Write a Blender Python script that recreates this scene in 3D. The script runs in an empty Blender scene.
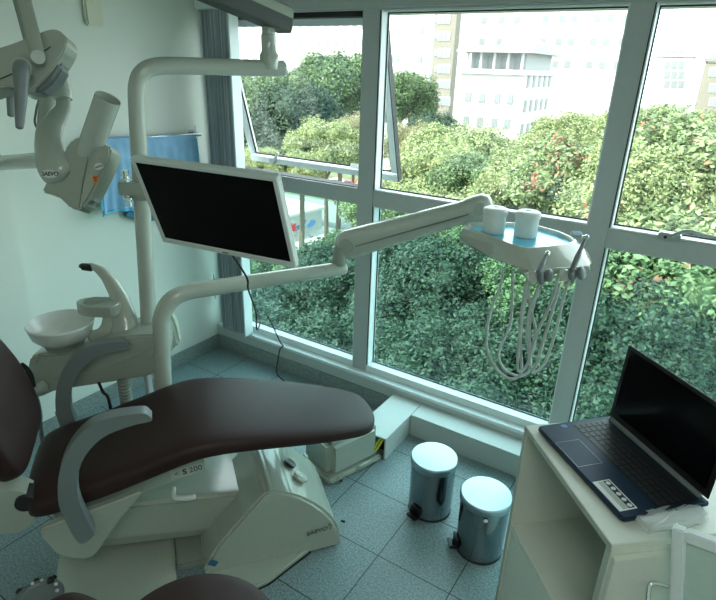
import bpy, bmesh, math, random
from mathutils import Vector, Matrix, noise
random.seed(7)
C = bpy.context.scene.collection
PI = math.pi
V = Vector
# ---------------------------------------------------------------- survey of the photograph (a calibrated camera, used as a measuring instrument)
CAM = V((2.54434559, -2.30145403, 1.73913043)); YAW, PITCH, ROLL, FPX = math.radians(-32.38818439), math.radians(22.65880512), math.radians(1.83581576), 556.801211
FW = V((math.sin(YAW)*math.cos(PITCH), math.cos(YAW)*math.cos(PITCH), -math.sin(PITCH)))
RT0 = V((math.cos(YAW), -math.sin(YAW), 0)); UP0 = RT0.cross(FW)
RT = RT0*math.cos(ROLL) + UP0*math.sin(ROLL); UP = -RT0*math.sin(ROLL) + UP0*math.cos(ROLL)
def ray(u, v): return FW + RT*((u-358)/FPX) - UP*((v-300)/FPX)
def P(u, v, D): return CAM + ray(u, v)*D
def Zp(u, v, z): r = ray(u, v); return CAM + r*((z-CAM.z)/r.z)
def Yp(u, v, y): r = ray(u, v); return CAM + r*((y-CAM.y)/r.y)
def Xp(u, v, x): r = ray(u, v); return CAM + r*((x-CAM.x)/r.x)
def planep(u, v, Q, n): r = ray(u, v); return CAM + r*((Q-CAM).dot(n)/r.dot(n))
PX = 1/FPX
# ---------------------------------------------------------------- materials
def mat(name, col, rough=.5, metal=0, spec=.5, noise_amt=0, nscale=60, bump=0, bscale=200, coat=0, sheen=0):
    m = bpy.data.materials.new(name); m.use_nodes = True; nt = m.node_tree; b = nt.nodes['Principled BSDF']
    b.inputs['Base Color'].default_value = (*col, 1); b.inputs['Roughness'].default_value = rough; b.inputs['Metallic'].default_value = metal
    b.inputs['Specular IOR Level'].default_value = spec; b.inputs['Coat Weight'].default_value = coat; b.inputs['Sheen Weight'].default_value = sheen
    tc = nt.nodes.new('ShaderNodeTexCoord')
    n = nt.nodes.new('ShaderNodeTexNoise'); n.inputs['Scale'].default_value = nscale; n.inputs['Detail'].default_value = 4
    nt.links.new(tc.outputs['Object'], n.inputs['Vector'])
    k = max(noise_amt, .02)
    r = nt.nodes.new('ShaderNodeValToRGB'); r.color_ramp.elements[0].position = .3; r.color_ramp.elements[1].position = .7
    r.color_ramp.elements[0].color = (*[max(0, c*(1-k)) for c in col], 1); r.color_ramp.elements[1].color = (*[min(1, c*(1+k)) for c in col], 1)
    nt.links.new(n.outputs['Fac'], r.inputs['Fac']); nt.links.new(r.outputs['Color'], b.inputs['Base Color'])
    if bump:
        n2 = nt.nodes.new('ShaderNodeTexNoise'); n2.inputs['Scale'].default_value = bscale; nt.links.new(tc.outputs['Object'], n2.inputs['Vector'])
        bp = nt.nodes.new('ShaderNodeBump'); bp.inputs['Strength'].default_value = bump; bp.inputs['Distance'].default_value = .002
        nt.links.new(n2.outputs['Fac'], bp.inputs['Height']); nt.links.new(bp.outputs['Normal'], b.inputs['Normal'])
    return m
M = {}
M['wall'] = mat('wall_paint', (.71, .745, .68), .7, noise_amt=.015, nscale=3)
M['ceil'] = mat('ceiling_paint', (.7, .72, .7), .8)
M['plastic'] = mat('cream_plastic', (.385, .42, .36), .13, coat=.3)
M['plastic2'] = mat('cream_plastic_dull', (.27, .30, .26), .45)
M['pole'] = mat('white_enamel', (.47, .505, .445), .2, coat=.4)
M['brown'] = mat('brown_vinyl', (.030, .013, .012), .5, spec=.32, bump=.15, bscale=500, noise_amt=.06)
M['greyarm'] = mat('grey_polyurethane', (.17, .195, .20), .42)
M['white'] = mat('white_frame', (.68, .72, .70), .45)
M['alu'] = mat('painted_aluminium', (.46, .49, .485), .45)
M['aluwhite'] = mat('bright_aluminium', (.74, .80, .81), .35)
M['gasket'] = mat('black_gasket', (.01, .012, .012), .6)
M['black'] = mat('black_plastic', (.008, .008, .009), .35)
M['blackmatte'] = mat('black_rubber', (.015, .015, .016), .7)
M['screen'] = mat('dark_screen', (.003, .003, .0035), .55, spec=.12)
M['gloss'] = mat('glossy_screen', (.002, .002, .003), .15, spec=.25)
M['chrome'] = mat('chrome', (.75, .78, .78), .12, 1)
M['steel'] = mat('polished_steel', (.25, .285, .30), .12, 1)
M['steellid'] = mat('brushed_steel_lid', (.37, .45, .50), .34, 1)
M['navy'] = mat('navy_aluminium', (.010, .026, .055), .42, .2, spec=.35)
M['cabinet'] = mat('white_laminate', (.68, .71, .63), .35)
M['cabedge'] = mat('laminate_edge', (.44, .47, .42), .45)
M['cloth'] = mat('blue_cloth', (.24, .45, .66), .8, noise_amt=.12, nscale=14)
M['hem'] = mat('cyan_binding', (.10, .55, .78), .6)
M['darkblue'] = mat('dark_blue_vinyl', (.03, .16, .27), .5)
M['porcelain'] = mat('porcelain', (.70, .73, .70), .25)
M['hose'] = mat('grey_silicone_hose', (.42, .47, .46), .35)
M['trayblue'] = mat('light_blue_liner', (.13, .52, .70), .18)
M['jar'] = mat('white_jar_plastic', (.74, .79, .76), .35)
M['stone'] = mat('granite_skirting', (.24, .285, .275), .5, noise_amt=.35, nscale=160)
M['sill'] = mat('sill_paint', (.50, .54, .53), .3)
M['yellow'] = mat('yellow_cable', (.65, .62, .05), .4)
M['green'] = mat('green_cable', (.02, .35, .2), .4)
M['orange'] = mat('orange_sticker', (.85, .22, .03), .5)
M['ink'] = mat('black_ink', (.02, .025, .04), .5)
M['label'] = mat('white_label', (.72, .75, .74), .4)
M['red'] = mat('red_print', (.6, .03, .05), .5)
M['bluep'] = mat('blue_print', (.1, .25, .5), .5)
M['key'] = mat('keycap', (.02, .021, .024), .45)
M['hinge'] = mat('hinge_silver', (.42, .45, .43), .3, .6)
M['concrete'] = mat('concrete', (.32, .34, .33), .8, noise_amt=.2, nscale=3)
M['asphalt'] = mat('asphalt', (.16, .17, .16), .9, noise_amt=.2, nscale=2)
M['pave'] = mat('pale_pavement', (.5, .48, .42), .9, noise_amt=.1, nscale=1)
M['ground'] = mat('park_ground', (.06, .09, .04), .95, noise_amt=.4, nscale=.5)
M['bwhite'] = mat('white_render_wall', (.41, .40, .38), .8, noise_amt=.04, nscale=.2)
M['bbeige'] = mat('beige_render_wall', (.15, .135, .11), .8, noise_amt=.06, nscale=.2)
M['bgrey'] = mat('grey_render_wall', (.27, .27, .27), .8)
M['wpane'] = mat('building_window_glass', (.16, .17, .175), .35)
M['wframe'] = mat('building_window_frame', (.30, .30, .30), .5)
M['bark'] = mat('bark', (.10, .075, .05), .9, noise_amt=.3, nscale=6)
M['roofgrey'] = mat('kiosk_roof', (.52, .54, .50), .7)

def tile_mat():
    m = bpy.data.materials.new('speckled_floor_tile'); m.use_nodes = True; nt = m.node_tree; b = nt.nodes['Principled BSDF']
    g = nt.nodes.new('ShaderNodeNewGeometry'); mp = nt.nodes.new('ShaderNodeVectorMath'); mp.operation = 'ADD'; mp.inputs[1].default_value = (.025+3, -.015+6, 0)
    nt.links.new(g.outputs['Position'], mp.inputs[0])
    br = nt.nodes.new('ShaderNodeTexBrick'); br.offset = 0; br.squash = 1
    br.inputs['Scale'].default_value = 1; br.inputs['Brick Width'].default_value = .3; br.inputs['Row Height'].default_value = .3
    br.inputs['Mortar Size'].default_value = .0022; br.inputs['Mortar Smooth'].default_value = .1; br.inputs['Bias'].default_value = 0
    br.inputs['Color1'].default_value = (.215, .30, .315, 1); br.inputs['Color2'].default_value = (.24, .33, .345, 1); br.inputs['Mortar'].default_value = (.035, .045, .045, 1)
    nt.links.new(mp.outputs[0], br.inputs['Vector'])
    n = nt.nodes.new('ShaderNodeTexNoise'); n.inputs['Scale'].default_value = 130; n.inputs['Detail'].default_value = 6; n.inputs['Roughness'].default_value = .7
    nt.links.new(g.outputs['Position'], n.inputs['Vector'])
    r = nt.nodes.new('ShaderNodeValToRGB'); r.color_ramp.elements[0].position = .36; r.color_ramp.elements[1].position = .62
    r.color_ramp.elements[0].color = (.45, .45, .47, 1); r.color_ramp.elements[1].color = (1.25, 1.25, 1.25, 1)
    nt.links.new(n.outputs['Fac'], r.inputs['Fac'])
    mx = nt.nodes.new('ShaderNodeMixRGB'); mx.blend_type = 'MULTIPLY'; mx.inputs[0].default_value = 1
    nt.links.new(br.outputs['Color'], mx.inputs[1]); nt.links.new(r.outputs['Color'], mx.inputs[2]); nt.links.new(mx.outputs[0], b.inputs['Base Color'])
    b.inputs['Roughness'].default_value = .42
    return m
M['tile'] = tile_mat(); M['plate'] = mat('ivory_plate', (.66, .66, .52), .5); M['darkledge'] = mat('shadow_dark_ledge', (.035, .042, .04), .8, noise_amt=.3, nscale=8); M['frost'] = mat('frosted_glass', (.50, .63, .58), .25, coat=.4); M['shade'] = mat('painted_shade_and_seam', (.04, .052, .045), .6)  # darkledge holds painted shadow; shade holds arm underside shade and the seam tone

def glass_mat(name, tint, gain=1.0):
    m = bpy.data.materials.new(name); m.use_nodes = True; nt = m.node_tree; nt.nodes.remove(nt.nodes['Principled BSDF'])
    out = nt.nodes['Material Output']; tr = nt.nodes.new('ShaderNodeBsdfTransparent'); tr.inputs[0].default_value = (*tint, 1)
    gl = nt.nodes.new('ShaderNodeBsdfGlossy'); gl.inputs['Roughness'].default_value = .01; gl.inputs[0].default_value = (gain, gain, gain, 1)
    fr = nt.nodes.new('ShaderNodeFresnel'); ge = nt.nodes.new('ShaderNodeNewGeometry'); ma = nt.nodes.new('ShaderNodeMath'); ma.operation = 'MULTIPLY_ADD'; ma.inputs[1].default_value = -.83333; ma.inputs[2].default_value = 1.5
    nt.links.new(ge.outputs['Backfacing'], ma.inputs[0]); nt.links.new(ma.outputs[0], fr.inputs[0]); mx = nt.nodes.new('ShaderNodeMixShader')
    nt.links.new(fr.outputs[0], mx.inputs[0]); nt.links.new(tr.outputs[0], mx.inputs[1]); nt.links.new(gl.outputs[0], mx.inputs[2]); nt.links.new(mx.outputs[0], out.inputs[0])
    return m
M['glass_clear'] = glass_mat('clear_window_glass', (.975, .995, .985))
M['glass_tint'] = glass_mat('green_tinted_glass', (.74, .885, .88))

def streak_mat():
    m = mat('grey_blind_fabric', (.17, .20, .21), .8); nt = m.node_tree; b = nt.nodes['Principled BSDF']
    g = nt.nodes.new('ShaderNodeNewGeometry'); vm = nt.nodes.new('ShaderNodeVectorMath'); vm.operation = 'MULTIPLY'; vm.inputs[1].default_value = (260, 260, 1.2)
    n = nt.nodes.new('ShaderNodeTexNoise'); n.inputs['Scale'].default_value = 1; n.inputs['Detail'].default_value = 3
    nt.links.new(g.outputs['Position'], vm.inputs[0]); nt.links.new(vm.outputs[0], n.inputs['Vector'])
    r = nt.nodes.new('ShaderNodeValToRGB'); r.color_ramp.elements[0].position = .35; r.color_ramp.elements[1].position = .68
    r.color_ramp.elements[0].color = (.24, .28, .32, 1); r.color_ramp.elements[1].color = (.72, .78, .82, 1)
    nt.links.new(n.outputs['Fac'], r.inputs['Fac']); nt.links.new(r.outputs['Color'], b.inputs['Base Color'])
    return m
M['blind'] = streak_mat()

def leaf_mat(name, dark, light, accent=None, acc=.0, scale=.8):
    m = bpy.data.materials.new(name); m.use_nodes = True; nt = m.node_tree; b = nt.nodes['Principled BSDF']
    g = nt.nodes.new('ShaderNodeNewGeometry')
    r = nt.nodes.new('ShaderNodeValToRGB'); r.color_ramp.elements[0].color = (*dark, 1); r.color_ramp.elements[1].color = (*light, 1)
    nt.links.new(g.outputs['Random Per Island'], r.inputs['Fac'])
    last = r.outputs['Color']
    if accent:
        n = nt.nodes.new('ShaderNodeTexNoise'); n.inputs['Scale'].default_value = scale; nt.links.new(g.outputs['Position'], n.inputs['Vector'])
        ad = nt.nodes.new('ShaderNodeMath'); ad.operation = 'MULTIPLY_ADD'; ad.inputs[1].default_value = .45; nt.links.new(g.outputs['Random Per Island'], ad.inputs[0]); nt.links.new(n.outputs['Fac'], ad.inputs[2])
        gt = nt.nodes.new('ShaderNodeMath'); gt.operation = 'GREATER_THAN'; gt.inputs[1].default_value = 1-acc; nt.links.new(ad.outputs[0], gt.inputs[0])
        mx = nt.nodes.new('ShaderNodeMixRGB'); mx.inputs[2].default_value = (*accent, 1); nt.links.new(gt.outputs[0], mx.inputs[0]); nt.links.new(last, mx.inputs[1]); last = mx.outputs[0]
    nt.links.new(last, b.inputs['Base Color']); b.inputs['Roughness'].default_value = .55
    tl = nt.nodes.new('ShaderNodeBsdfTranslucent'); nt.links.new(last, tl.inputs[0]); ms = nt.nodes.new('ShaderNodeMixShader'); ms.inputs[0].default_value = .35
    nt.links.new(b.outputs[0], ms.inputs[1]); nt.links.new(tl.outputs[0], ms.inputs[2]); nt.links.new(ms.outputs[0], nt.nodes['Material Output'].inputs[0])
    return m
M['leaf_mid'] = leaf_mat('green_leaves', (.018, .042, .018), (.15, .235, .09))
M['leaf_yel'] = leaf_mat('yellow_green_leaves', (.035, .062, .022), (.34, .40, .17))
M['leaf_deep'] = leaf_mat('deep_green_shaded_leaves', (.005, .016, .011), (.05, .10, .05))  # deep green, darkened further: shadow on the lower trees put into the colour
M['leaf_red'] = leaf_mat('almond_leaves', (.035, .065, .025), (.28, .36, .16), (.30, .14, .08), .04, .9)
M['leaf_brn'] = leaf_mat('olive_leaves', (.06, .075, .035), (.34, .32, .16))

# ---------------------------------------------------------------- geometry helpers
def bx(bm, x0, x1, y0, y1, z0, z1, b=0, seg=2, mtx=None):
    t = bmesh.new(); bmesh.ops.create_cube(t, size=1)
    for v in t.verts: v.co = V(((x0+x1)/2+v.co.x*(x1-x0), (y0+y1)/2+v.co.y*(y1-y0), (z0+z1)/2+v.co.z*(z1-z0)))
    if b: bmesh.ops.bevel(t, geom=t.edges[:], offset=b, segments=seg, affect='EDGES', clamp_overlap=True)
    join(bm, t, mtx)
def join(bm, t, mtx=None):
    if mtx is not None: t.transform(mtx)
    me = bpy.data.meshes.new('_t'); t.to_mesh(me); t.free(); bm.from_mesh(me); bpy.data.meshes.remove(me)
def catmull(pts, k=6, closed=False):
    pts = [V(p) for p in pts]; out = []; n = len(pts)
    for i in range(n-1):
        p0, p1, p2, p3 = pts[max(i-1, 0)], pts[i], pts[i+1], pts[min(i+2, n-1)]
        for j in range(k):
            t = j/k; out.append(.5*((2*p1)+(p2-p0)*t+(2*p0-5*p1+4*p2-p3)*t*t+(-p0+3*p1-3*p2+p3)*t**3))
    out.append(pts[-1]); return out
def interp(vals, k=6):
    out = []
    for i in range(len(vals)-1):
        for j in range(k): t = j/k; t = t*t*(3-2*t); out.append(vals[i]*(1-t)+vals[i+1]*t)
    out.append(vals[-1]); return out
def tube(bm, pts, r, n=14, k=6, ref=None, flat=1.0, smooth=True, caps=True, round_end=True):
    """tube along a smoothed path; r is a radius or one per point; ref = direction along which the section is scaled by flat"""
    rs = r if isinstance(r, (list, tuple)) else [r]*len(pts)
    if smooth and len(pts) > 2: pts = catmull(pts, k); rs = interp(list(rs), k)
    else: pts = [V(p) for p in pts]; rs = list(rs)
    t0 = (pts[1]-pts[0]).normalized()
    if round_end:
        tn = (pts[-1]-pts[-2]).normalized()
        a, b = [], []
        for q in (.0, .35, .7, .92): a.append((pts[0]-t0*rs[0]*.6*math.sqrt(max(0, 1-q*q))*1.0, rs[0]*max(q, .02)))
        for q in (.92, .7, .35, .0): b.append((pts[-1]+tn*rs[-1]*.6*math.sqrt(max(0, 1-q*q)), rs[-1]*max(q, .02)))
        pts = [p for p, _ in a]+pts+[p for p, _ in b]; rs = [x for _, x in a]+rs+[x for _, x in b]
    nrm = ref if ref is not None else (V((0, 0, 1)) if abs(t0.z) < .9 else V((1, 0, 0)))
    rings = []; N = len(pts)
    for i in range(N):
        t = (pts[min(i+1, N-1)]-pts[max(i-1, 0)]).normalized()
        nrm = nrm-t*nrm.dot(t)
        nrm = nrm.normalized(); bi = t.cross(nrm)
        if ref is not None and i < N-1: pass
        rings.append([bm.verts.new(pts[i]+(nrm*math.cos(2*PI*j/n)*flat+bi*math.sin(2*PI*j/n))*rs[i]) for j in range(n)])
        if ref is not None: nrm = ref.copy()
    for a, b in zip(rings, rings[1:]):
        for j in range(n): bm.faces.new((a[j], a[(j+1) % n], b[(j+1) % n], b[j]))
    if caps: bm.faces.new(rings[0][::-1]); bm.faces.new(rings[-1])
def cyl(bm, a, b, r0, r1=None, n=28, caps=True): tube(bm, [V(a), V(b)], [r0, r0 if r1 is None else r1], n=n, round_end=False, caps=caps)
def lathe(bm, prof, n=40, mtx=None):
    t = bmesh.new(); rings = []
    for r, z in prof: rings.append([t.verts.new((r*math.cos(2*PI*j/n), r*math.sin(2*PI*j/n), z)) for j in range(n)] if r > 1e-5 else [t.verts.new((0, 0, z))])
    for a, b in zip(rings, rings[1:]):
        for j in range(n):
            j2 = (j+1) % n
            if len(a) == 1 and len(b) == 1: continue
            if len(a) == 1: t.faces.new((a[0], b[j2], b[j]))
            elif len(b) == 1: t.faces.new((a[j], a[j2], b[0]))
            else: t.faces.new((a[j], a[j2], b[j2], b[j]))
    bmesh.ops.recalc_face_normals(t, faces=t.faces[:])
    join(bm, t, mtx)
def prism(bm, pts, ext, b=0, seg=3, mtx=None):
    """closed 3-D outline extruded by vector ext, all edges bevelled by b"""
    t = bmesh.new(); n = len(pts); ext = V(ext)
    a = [t.verts.new(V(p)) for p in pts]; c = [t.verts.new(V(p)+ext) for p in pts]
    t.faces.new(a[::-1]); t.faces.new(c)
    for i in range(n): t.faces.new((a[i], a[(i+1) % n], c[(i+1) % n], c[i]))
    bmesh.ops.recalc_face_normals(t, faces=t.faces[:])
    if b: bmesh.ops.bevel(t, geom=t.edges[:], offset=b, segments=seg, affect='EDGES', clamp_overlap=True)
    join(bm, t, mtx)
def outline(pts, k=5):
    """smooth closed outline through points"""
    pts = [V(p) for p in pts]; n = len(pts); out = []
    for i in range(n):
        p0, p1, p2, p3 = pts[i-1], pts[i], pts[(i+1) % n], pts[(i+2) % n]
        for j in range(k): t = j/k; out.append(.5*((2*p1)+(p2-p0)*t+(2*p0-5*p1+4*p2-p3)*t*t+(-p0+3*p1-3*p2+p3)*t**3))
    return out
def loft(bm, rings, cap=True):
    R = [[bm.verts.new(V(p)) for p in r] for r in rings]; n = len(R[0])
    for a, b in zip(R, R[1:]):
        for j in range(n): bm.faces.new((a[j], a[(j+1) % n], b[(j+1) % n], b[j]))
    if cap: bm.faces.new(R[0][::-1]); bm.faces.new(R[-1])
    bmesh.ops.recalc_face_normals(bm, faces=bm.faces[:])
def frame(o, x, z):
    x = V(x).normalized(); z = V(z).normalized(); y = z.cross(x).normalized(); x = y.cross(z)
    return Matrix(((x.x, y.x, z.x, o[0]), (x.y, y.y, z.y, o[1]), (x.z, y.z, z.z, o[2]), (0, 0, 0, 1)))
WM = {}
def thing(name, label, cat, loc=(0, 0, 0), rotz=0, group=None):
    o = bpy.data.objects.new(name, None); C.objects.link(o); o.empty_display_size = .05
    o.location = loc; o.rotation_euler = (0, 0, rotz); o['label'] = label; o['category'] = cat
    if group: o['group'] = group
    WM[o.name] = Matrix.Translation(V(loc)) @ Matrix.Rotation(rotz, 4, 'Z'); return o
def obj(name, bm, m, parent=None, world=True, smooth=40, label=None, origin=None, subsurf=0):
    """one mesh object; geometry given in world space (world=True) or in the parent's frame"""
    bmesh.ops.recalc_face_normals(bm, faces=bm.faces[:])
    if parent is not None and world: bm.transform(WM[parent.name].inverted())
    me = bpy.data.meshes.new(name); bm.to_mesh(me); bm.free()
    o = bpy.data.objects.new(name, me); C.objects.link(o)
    ms = m if isinstance(m, list) else [m]
    for q in ms: me.materials.append(M[q] if isinstance(q, str) else q)
    me.polygons.foreach_set('use_smooth', [True]*len(me.polygons)); me.set_sharp_from_angle(angle=math.radians(smooth))
    if parent is not None: o.parent = parent; WM[o.name] = WM[parent.name]
    else: WM[o.name] = Matrix.Identity(4)
    if subsurf:
        s = o.modifiers.new('s', 'SUBSURF'); s.levels = s.render_levels = subsurf
    if label: o['label'] = label
    return o
def tag(o, label, cat, group=None, kind=None):
    o['label'] = label; o['category'] = cat
    if group: o['group'] = group
    if kind: o['kind'] = kind
    return o
def struct(name, bm, m, parent=None, **k):
    o = obj(name, bm, m, parent, **k)
    if parent is None: o['kind'] = 'structure'
    return o
def B(): return bmesh.new()
def text_obj(name, s, size, mtx, m, parent, depth=.0004, bold=0.0, shear=0):
    cu = bpy.data.curves.new('_f', 'FONT'); cu.body = s; cu.size = size; cu.extrude = depth; cu.offset = bold; cu.align_x = 'CENTER'; cu.align_y = 'CENTER'; cu.shear = shear
    o = bpy.data.objects.new('_f', cu); C.objects.link(o); dg = bpy.context.evaluated_depsgraph_get(); me = bpy.data.meshes.new_from_object(o.evaluated_get(dg))
    bm = B(); bm.from_mesh(me); bpy.data.objects.remove(o); bpy.data.curves.remove(cu); bpy.data.meshes.remove(me)
    bm.transform(mtx); return obj(name, bm, m, parent)

# ================================================================ THE ROOM
XR, YB, ZC = 4.3, -3.9, 2.6
bm = B(); bx(bm, -.12, XR+.12, YB-.12, .22, -.14, 0); o = struct('floor', bm, 'tile')
bm = B(); bx(bm, -.12, XR+.12, YB-.12, .34, ZC, ZC+.14); struct('ceiling', bm, 'ceil')
bm = B(); bx(bm, -.12, 0, -1.135, .30, 0, ZC); bx(bm, -.12, .035, YB, -1.135, 0, ZC, b=.002); struct('wall_left', bm, 'wall')
bm = B(); bx(bm, XR, XR+.12, YB, .30, 0, ZC); struct('wall_right', bm, 'wall')
bm = B(); bx(bm, -.12, XR+.12, YB-.12, YB, 0, ZC); struct('wall_back', bm, 'wall')
bm = B(); bx(bm, 0, XR, 0, .115, 0, .157); struct('wall_front', bm, 'sill')                       # low upstand under the glazing
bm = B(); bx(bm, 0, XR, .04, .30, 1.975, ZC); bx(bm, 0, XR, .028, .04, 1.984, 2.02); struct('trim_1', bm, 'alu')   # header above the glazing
bm = B(); bx(bm, 0, XR, -.006, .06, .157, .165, b=.002); bx(bm, 0, XR, -.004, -.0005, .148, .155); struct('trim_2', bm, 'aluwhite')   # sill board
bm = B(); bx(bm, 0, .010, -1.135, 0, 0, .088, b=.001); bx(bm, .035, .045, YB, -1.135, 0, .088, b=.001); struct('baseboard_left', bm, 'stone')
bm = B()
for x0, x1 in ((.0103, .245), (.247, .545), (.547, .845), (.847, 1.145), (1.147, 1.335)): bx(bm, x0, x1, -.010, 0, 0, .088, b=.001)
struct('baseboard_front', bm, 'stone')

# glazing grid, face plane y = .10
G0, G1 = .04, .13
ZH = 1.975
TB, TT = 1.102, 1.180     # transom
ML = [(.0, .045), (1.036, 1.1246), (2.141, 2.2195), (3.38, 3.476), (4.25, 4.3)]
bays = [(.045, 1.036), (1.1246, 2.141), (2.2195, 3.38), (3.476, 4.25)]
GY = G0+.06               # glass plane
bm = B()
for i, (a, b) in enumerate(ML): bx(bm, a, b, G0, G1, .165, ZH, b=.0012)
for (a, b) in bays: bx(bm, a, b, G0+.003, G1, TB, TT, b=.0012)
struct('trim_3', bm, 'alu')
def light_frame(w, a, b, z0, z1, lower):
    bm = B(); sy = G0+.006; t = .005; rz = .038 if lower else .006
    if lower: bx(bm, a, b, G0+.001, GY+.011, z0, z0+rz, b=.001); bx(bm, a, b, G0-.001, G0+.0008, z0+rz-.010, z0+rz-.006)
    else: bx(bm, a, b, sy, GY+.011, z0, z0+rz, b=.001)
    bx(bm, a+.004, a+.009, sy, GY+.011, z0+rz, z1, b=.0008); bx(bm, b-.006, b, sy, GY+.011, z0+rz, z1, b=.0008); bx(bm, a+.009, b-.006, sy+.01, GY+.011, z1-.006, z1, b=.0008)
    obj('window_frame', bm, 'aluwhite', w)
    bm = B(); x0, x1, y0, y1 = a+.009, b-.006, GY-.004, GY+.001
    bx(bm, x0, x1, y0, y1, z0+rz, z0+rz+t); bx(bm, x0, x0+t, y0, y1, z0+rz, z1-.006); bx(bm, x1-t, x1, y0, y1, z0+rz, z1-.006); bx(bm, x0, x1, y0, y1, z1-.006-t, z1-.006)
    bx(bm, a, a+.004, G0+.004, G0+.02, z0+rz*.5, z1)
    obj('gasket', bm, 'gasket', w)
    bm = B(); bx(bm, x0, x1, GY+.0012, GY+.009, z0+rz, z1-.006); obj('glass_pane', bm, 'glass_tint' if lower else 'glass_clear', w, label='green tinted glass pane' if lower else None)
for i, (a, b) in enumerate(bays):
    # lower light
    w = thing('window_%d' % (i*2+1), '', '', ((a+b)/2, .10, .165)); del w['label']; del w['category']; w['kind'] = 'structure'
    light_frame(w, a, b, .165, TB, True)
    # upper light
    w = thing('window_%d' % (i*2+2), '', '', ((a+b)/2, .10, TT)); del w['label']; del w['category']; w['kind'] = 'structure'
    if i == 0:
        # open awning sash hinged at the head; its foot pushed out
        x0, x1 = .017, 1.083
        th = math.asin(.225/.8176)
        Mx = Matrix.Translation(V((0, .158, 1.965))) @ Matrix.Rotation(th, 4, 'X')
        H = .8176
        bm = B(); bx(bm, x0, x1, -.02, .02, -.04, 0, b=.002, mtx=Mx); bx(bm, x0, x1, -.02, .02, -H, -H+.034, b=.002, mtx=Mx)
        bx(bm, x0, x0+.04, -.02, .02, -H+.045, -.04, b=.002, mtx=Mx); bx(bm, x1-.035, x1, -.02, .02, -H+.045, -.04, b=.002, mtx=Mx)
        obj('sash_frame', bm, 'aluwhite', w)
        bm = B(); g = .008
        bx(bm, x0+.04, x1-.035, -.008, -.002, -H+.045, -H+.045+g, mtx=Mx); bx(bm, x0+.04, x0+.04+g, -.008, -.002, -H+.045, -.04, mtx=Mx); bx(bm, x1-.035-g, x1-.035, -.008, -.002, -H+.045, -.04, mtx=Mx)
        bx(bm, x0, x1, .0205, .027, -H, -H+.02, mtx=Mx); bx(bm, x1-.0, x1+.006, -.018, .018, -H, 0, mtx=Mx)
        obj('gasket', bm, 'gasket', w)
        bm = B(); bx(bm, x0+.04, x1-.035, 0, .006, -H+.045, -.04, mtx=Mx); obj('glass_pane', bm, 'glass_clear', w)
        bm = B()
        bx(bm, .18, .23, -.034, -.02, -H+.008, -H+.035, b=.003, mtx=Mx); bx(bm, .296, .312, -.05, -.034, -H+.01, -H+.12, b=.003, mtx=Mx @ Matrix.Translation(V((.20, 0, -H))) @ Matrix.Rotation(.7, 4, 'Y') @ Matrix.Translation(V((-.30, 0, H))))
        obj('window_handle', bm, 'hinge', w)
        bm = B(); q = Mx @ V((x1-.10, -.03, -H+.05)); bx(bm, -.012, .012, -.004, .004, -.17, 0, b=.001, mtx=frame(q, V((0, .2, 1)), V((.65, .72, -.22)).normalized()))
        obj('friction_stay', bm, 'aluwhite', w)
        bm = B(); bx(bm, a, b, G0+.02, G1, TT, TT+.004); bx(bm, a, a+.02, G0+.02, G1, TT, ZH, b=.001); bx(bm, a, b, G0+.02, G1, 1.952, ZH, b=.001)
        obj('window_frame', bm, 'gasket', w)
        # engraved data plate on the transom
        bm = B(); bx(bm, .475, .565, G0-.001, G0+.004, 1.122, 1.168, b=.0005); pl = obj('data_plate', bm, 'label', w)
        bm = B()
        for r_ in range(4): bx(bm, .485, .555, G0-.0016, G0-.001, 1.129+r_*.0095, 1.1325+r_*.0095)
        bx(bm, .475, .477, G0-.0016, G0-.001, 1.115, 1.160); bx(bm, .563, .565, G0-.0016, G0-.001, 1.122, 1.168); bx(bm, .475, .565, G0-.0016, G0-.001, 1.166, 1.168); bx(bm, .475, .565, G0-.0016, G0-.001, 1.122, 1.124)
        obj('printed_lines', bm, 'ink', pl)
    else: light_frame(w, a, b, TT, ZH, False)
    if i == 2:
        q0 = Yp(659, 233, G0); bm = B()
        bx(bm, q0.x, q0.x+.075, G0-.02, G0+.02, TT-.004, TT+.024, b=.004); tube(bm, [V((q0.x+.045, G0-.024, TT+.018)), V((q0.x+.09, G0-.034, TT+.045)), V((q0.x+.15, G0-.034, TT+.040)), V((q0.x+.23, G0-.03, TT+.038))], [.007, .008, .007, .005], ref=V((0, 1, 0)), flat=.7)
        hd = obj('window_handle', bm, 'hinge', w)
        bm = B(); cyl(bm, V((q0.x+.025, G0-.0215, TT+.008)), V((q0.x+.025, G0-.0195, TT+.008)), .006); obj('screw', bm, 'black', hd)

# exterior ledge of the facade below the glass, its shadow painted as dark colour
bm = B(); bx(bm, -1, 6, .30, .62, -.42, -.32, b=.01); bx(bm, -1, 6, .116, .30, -.9, -.06, b=.004); struct('trim_4', bm, 'darkledge')

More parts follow.
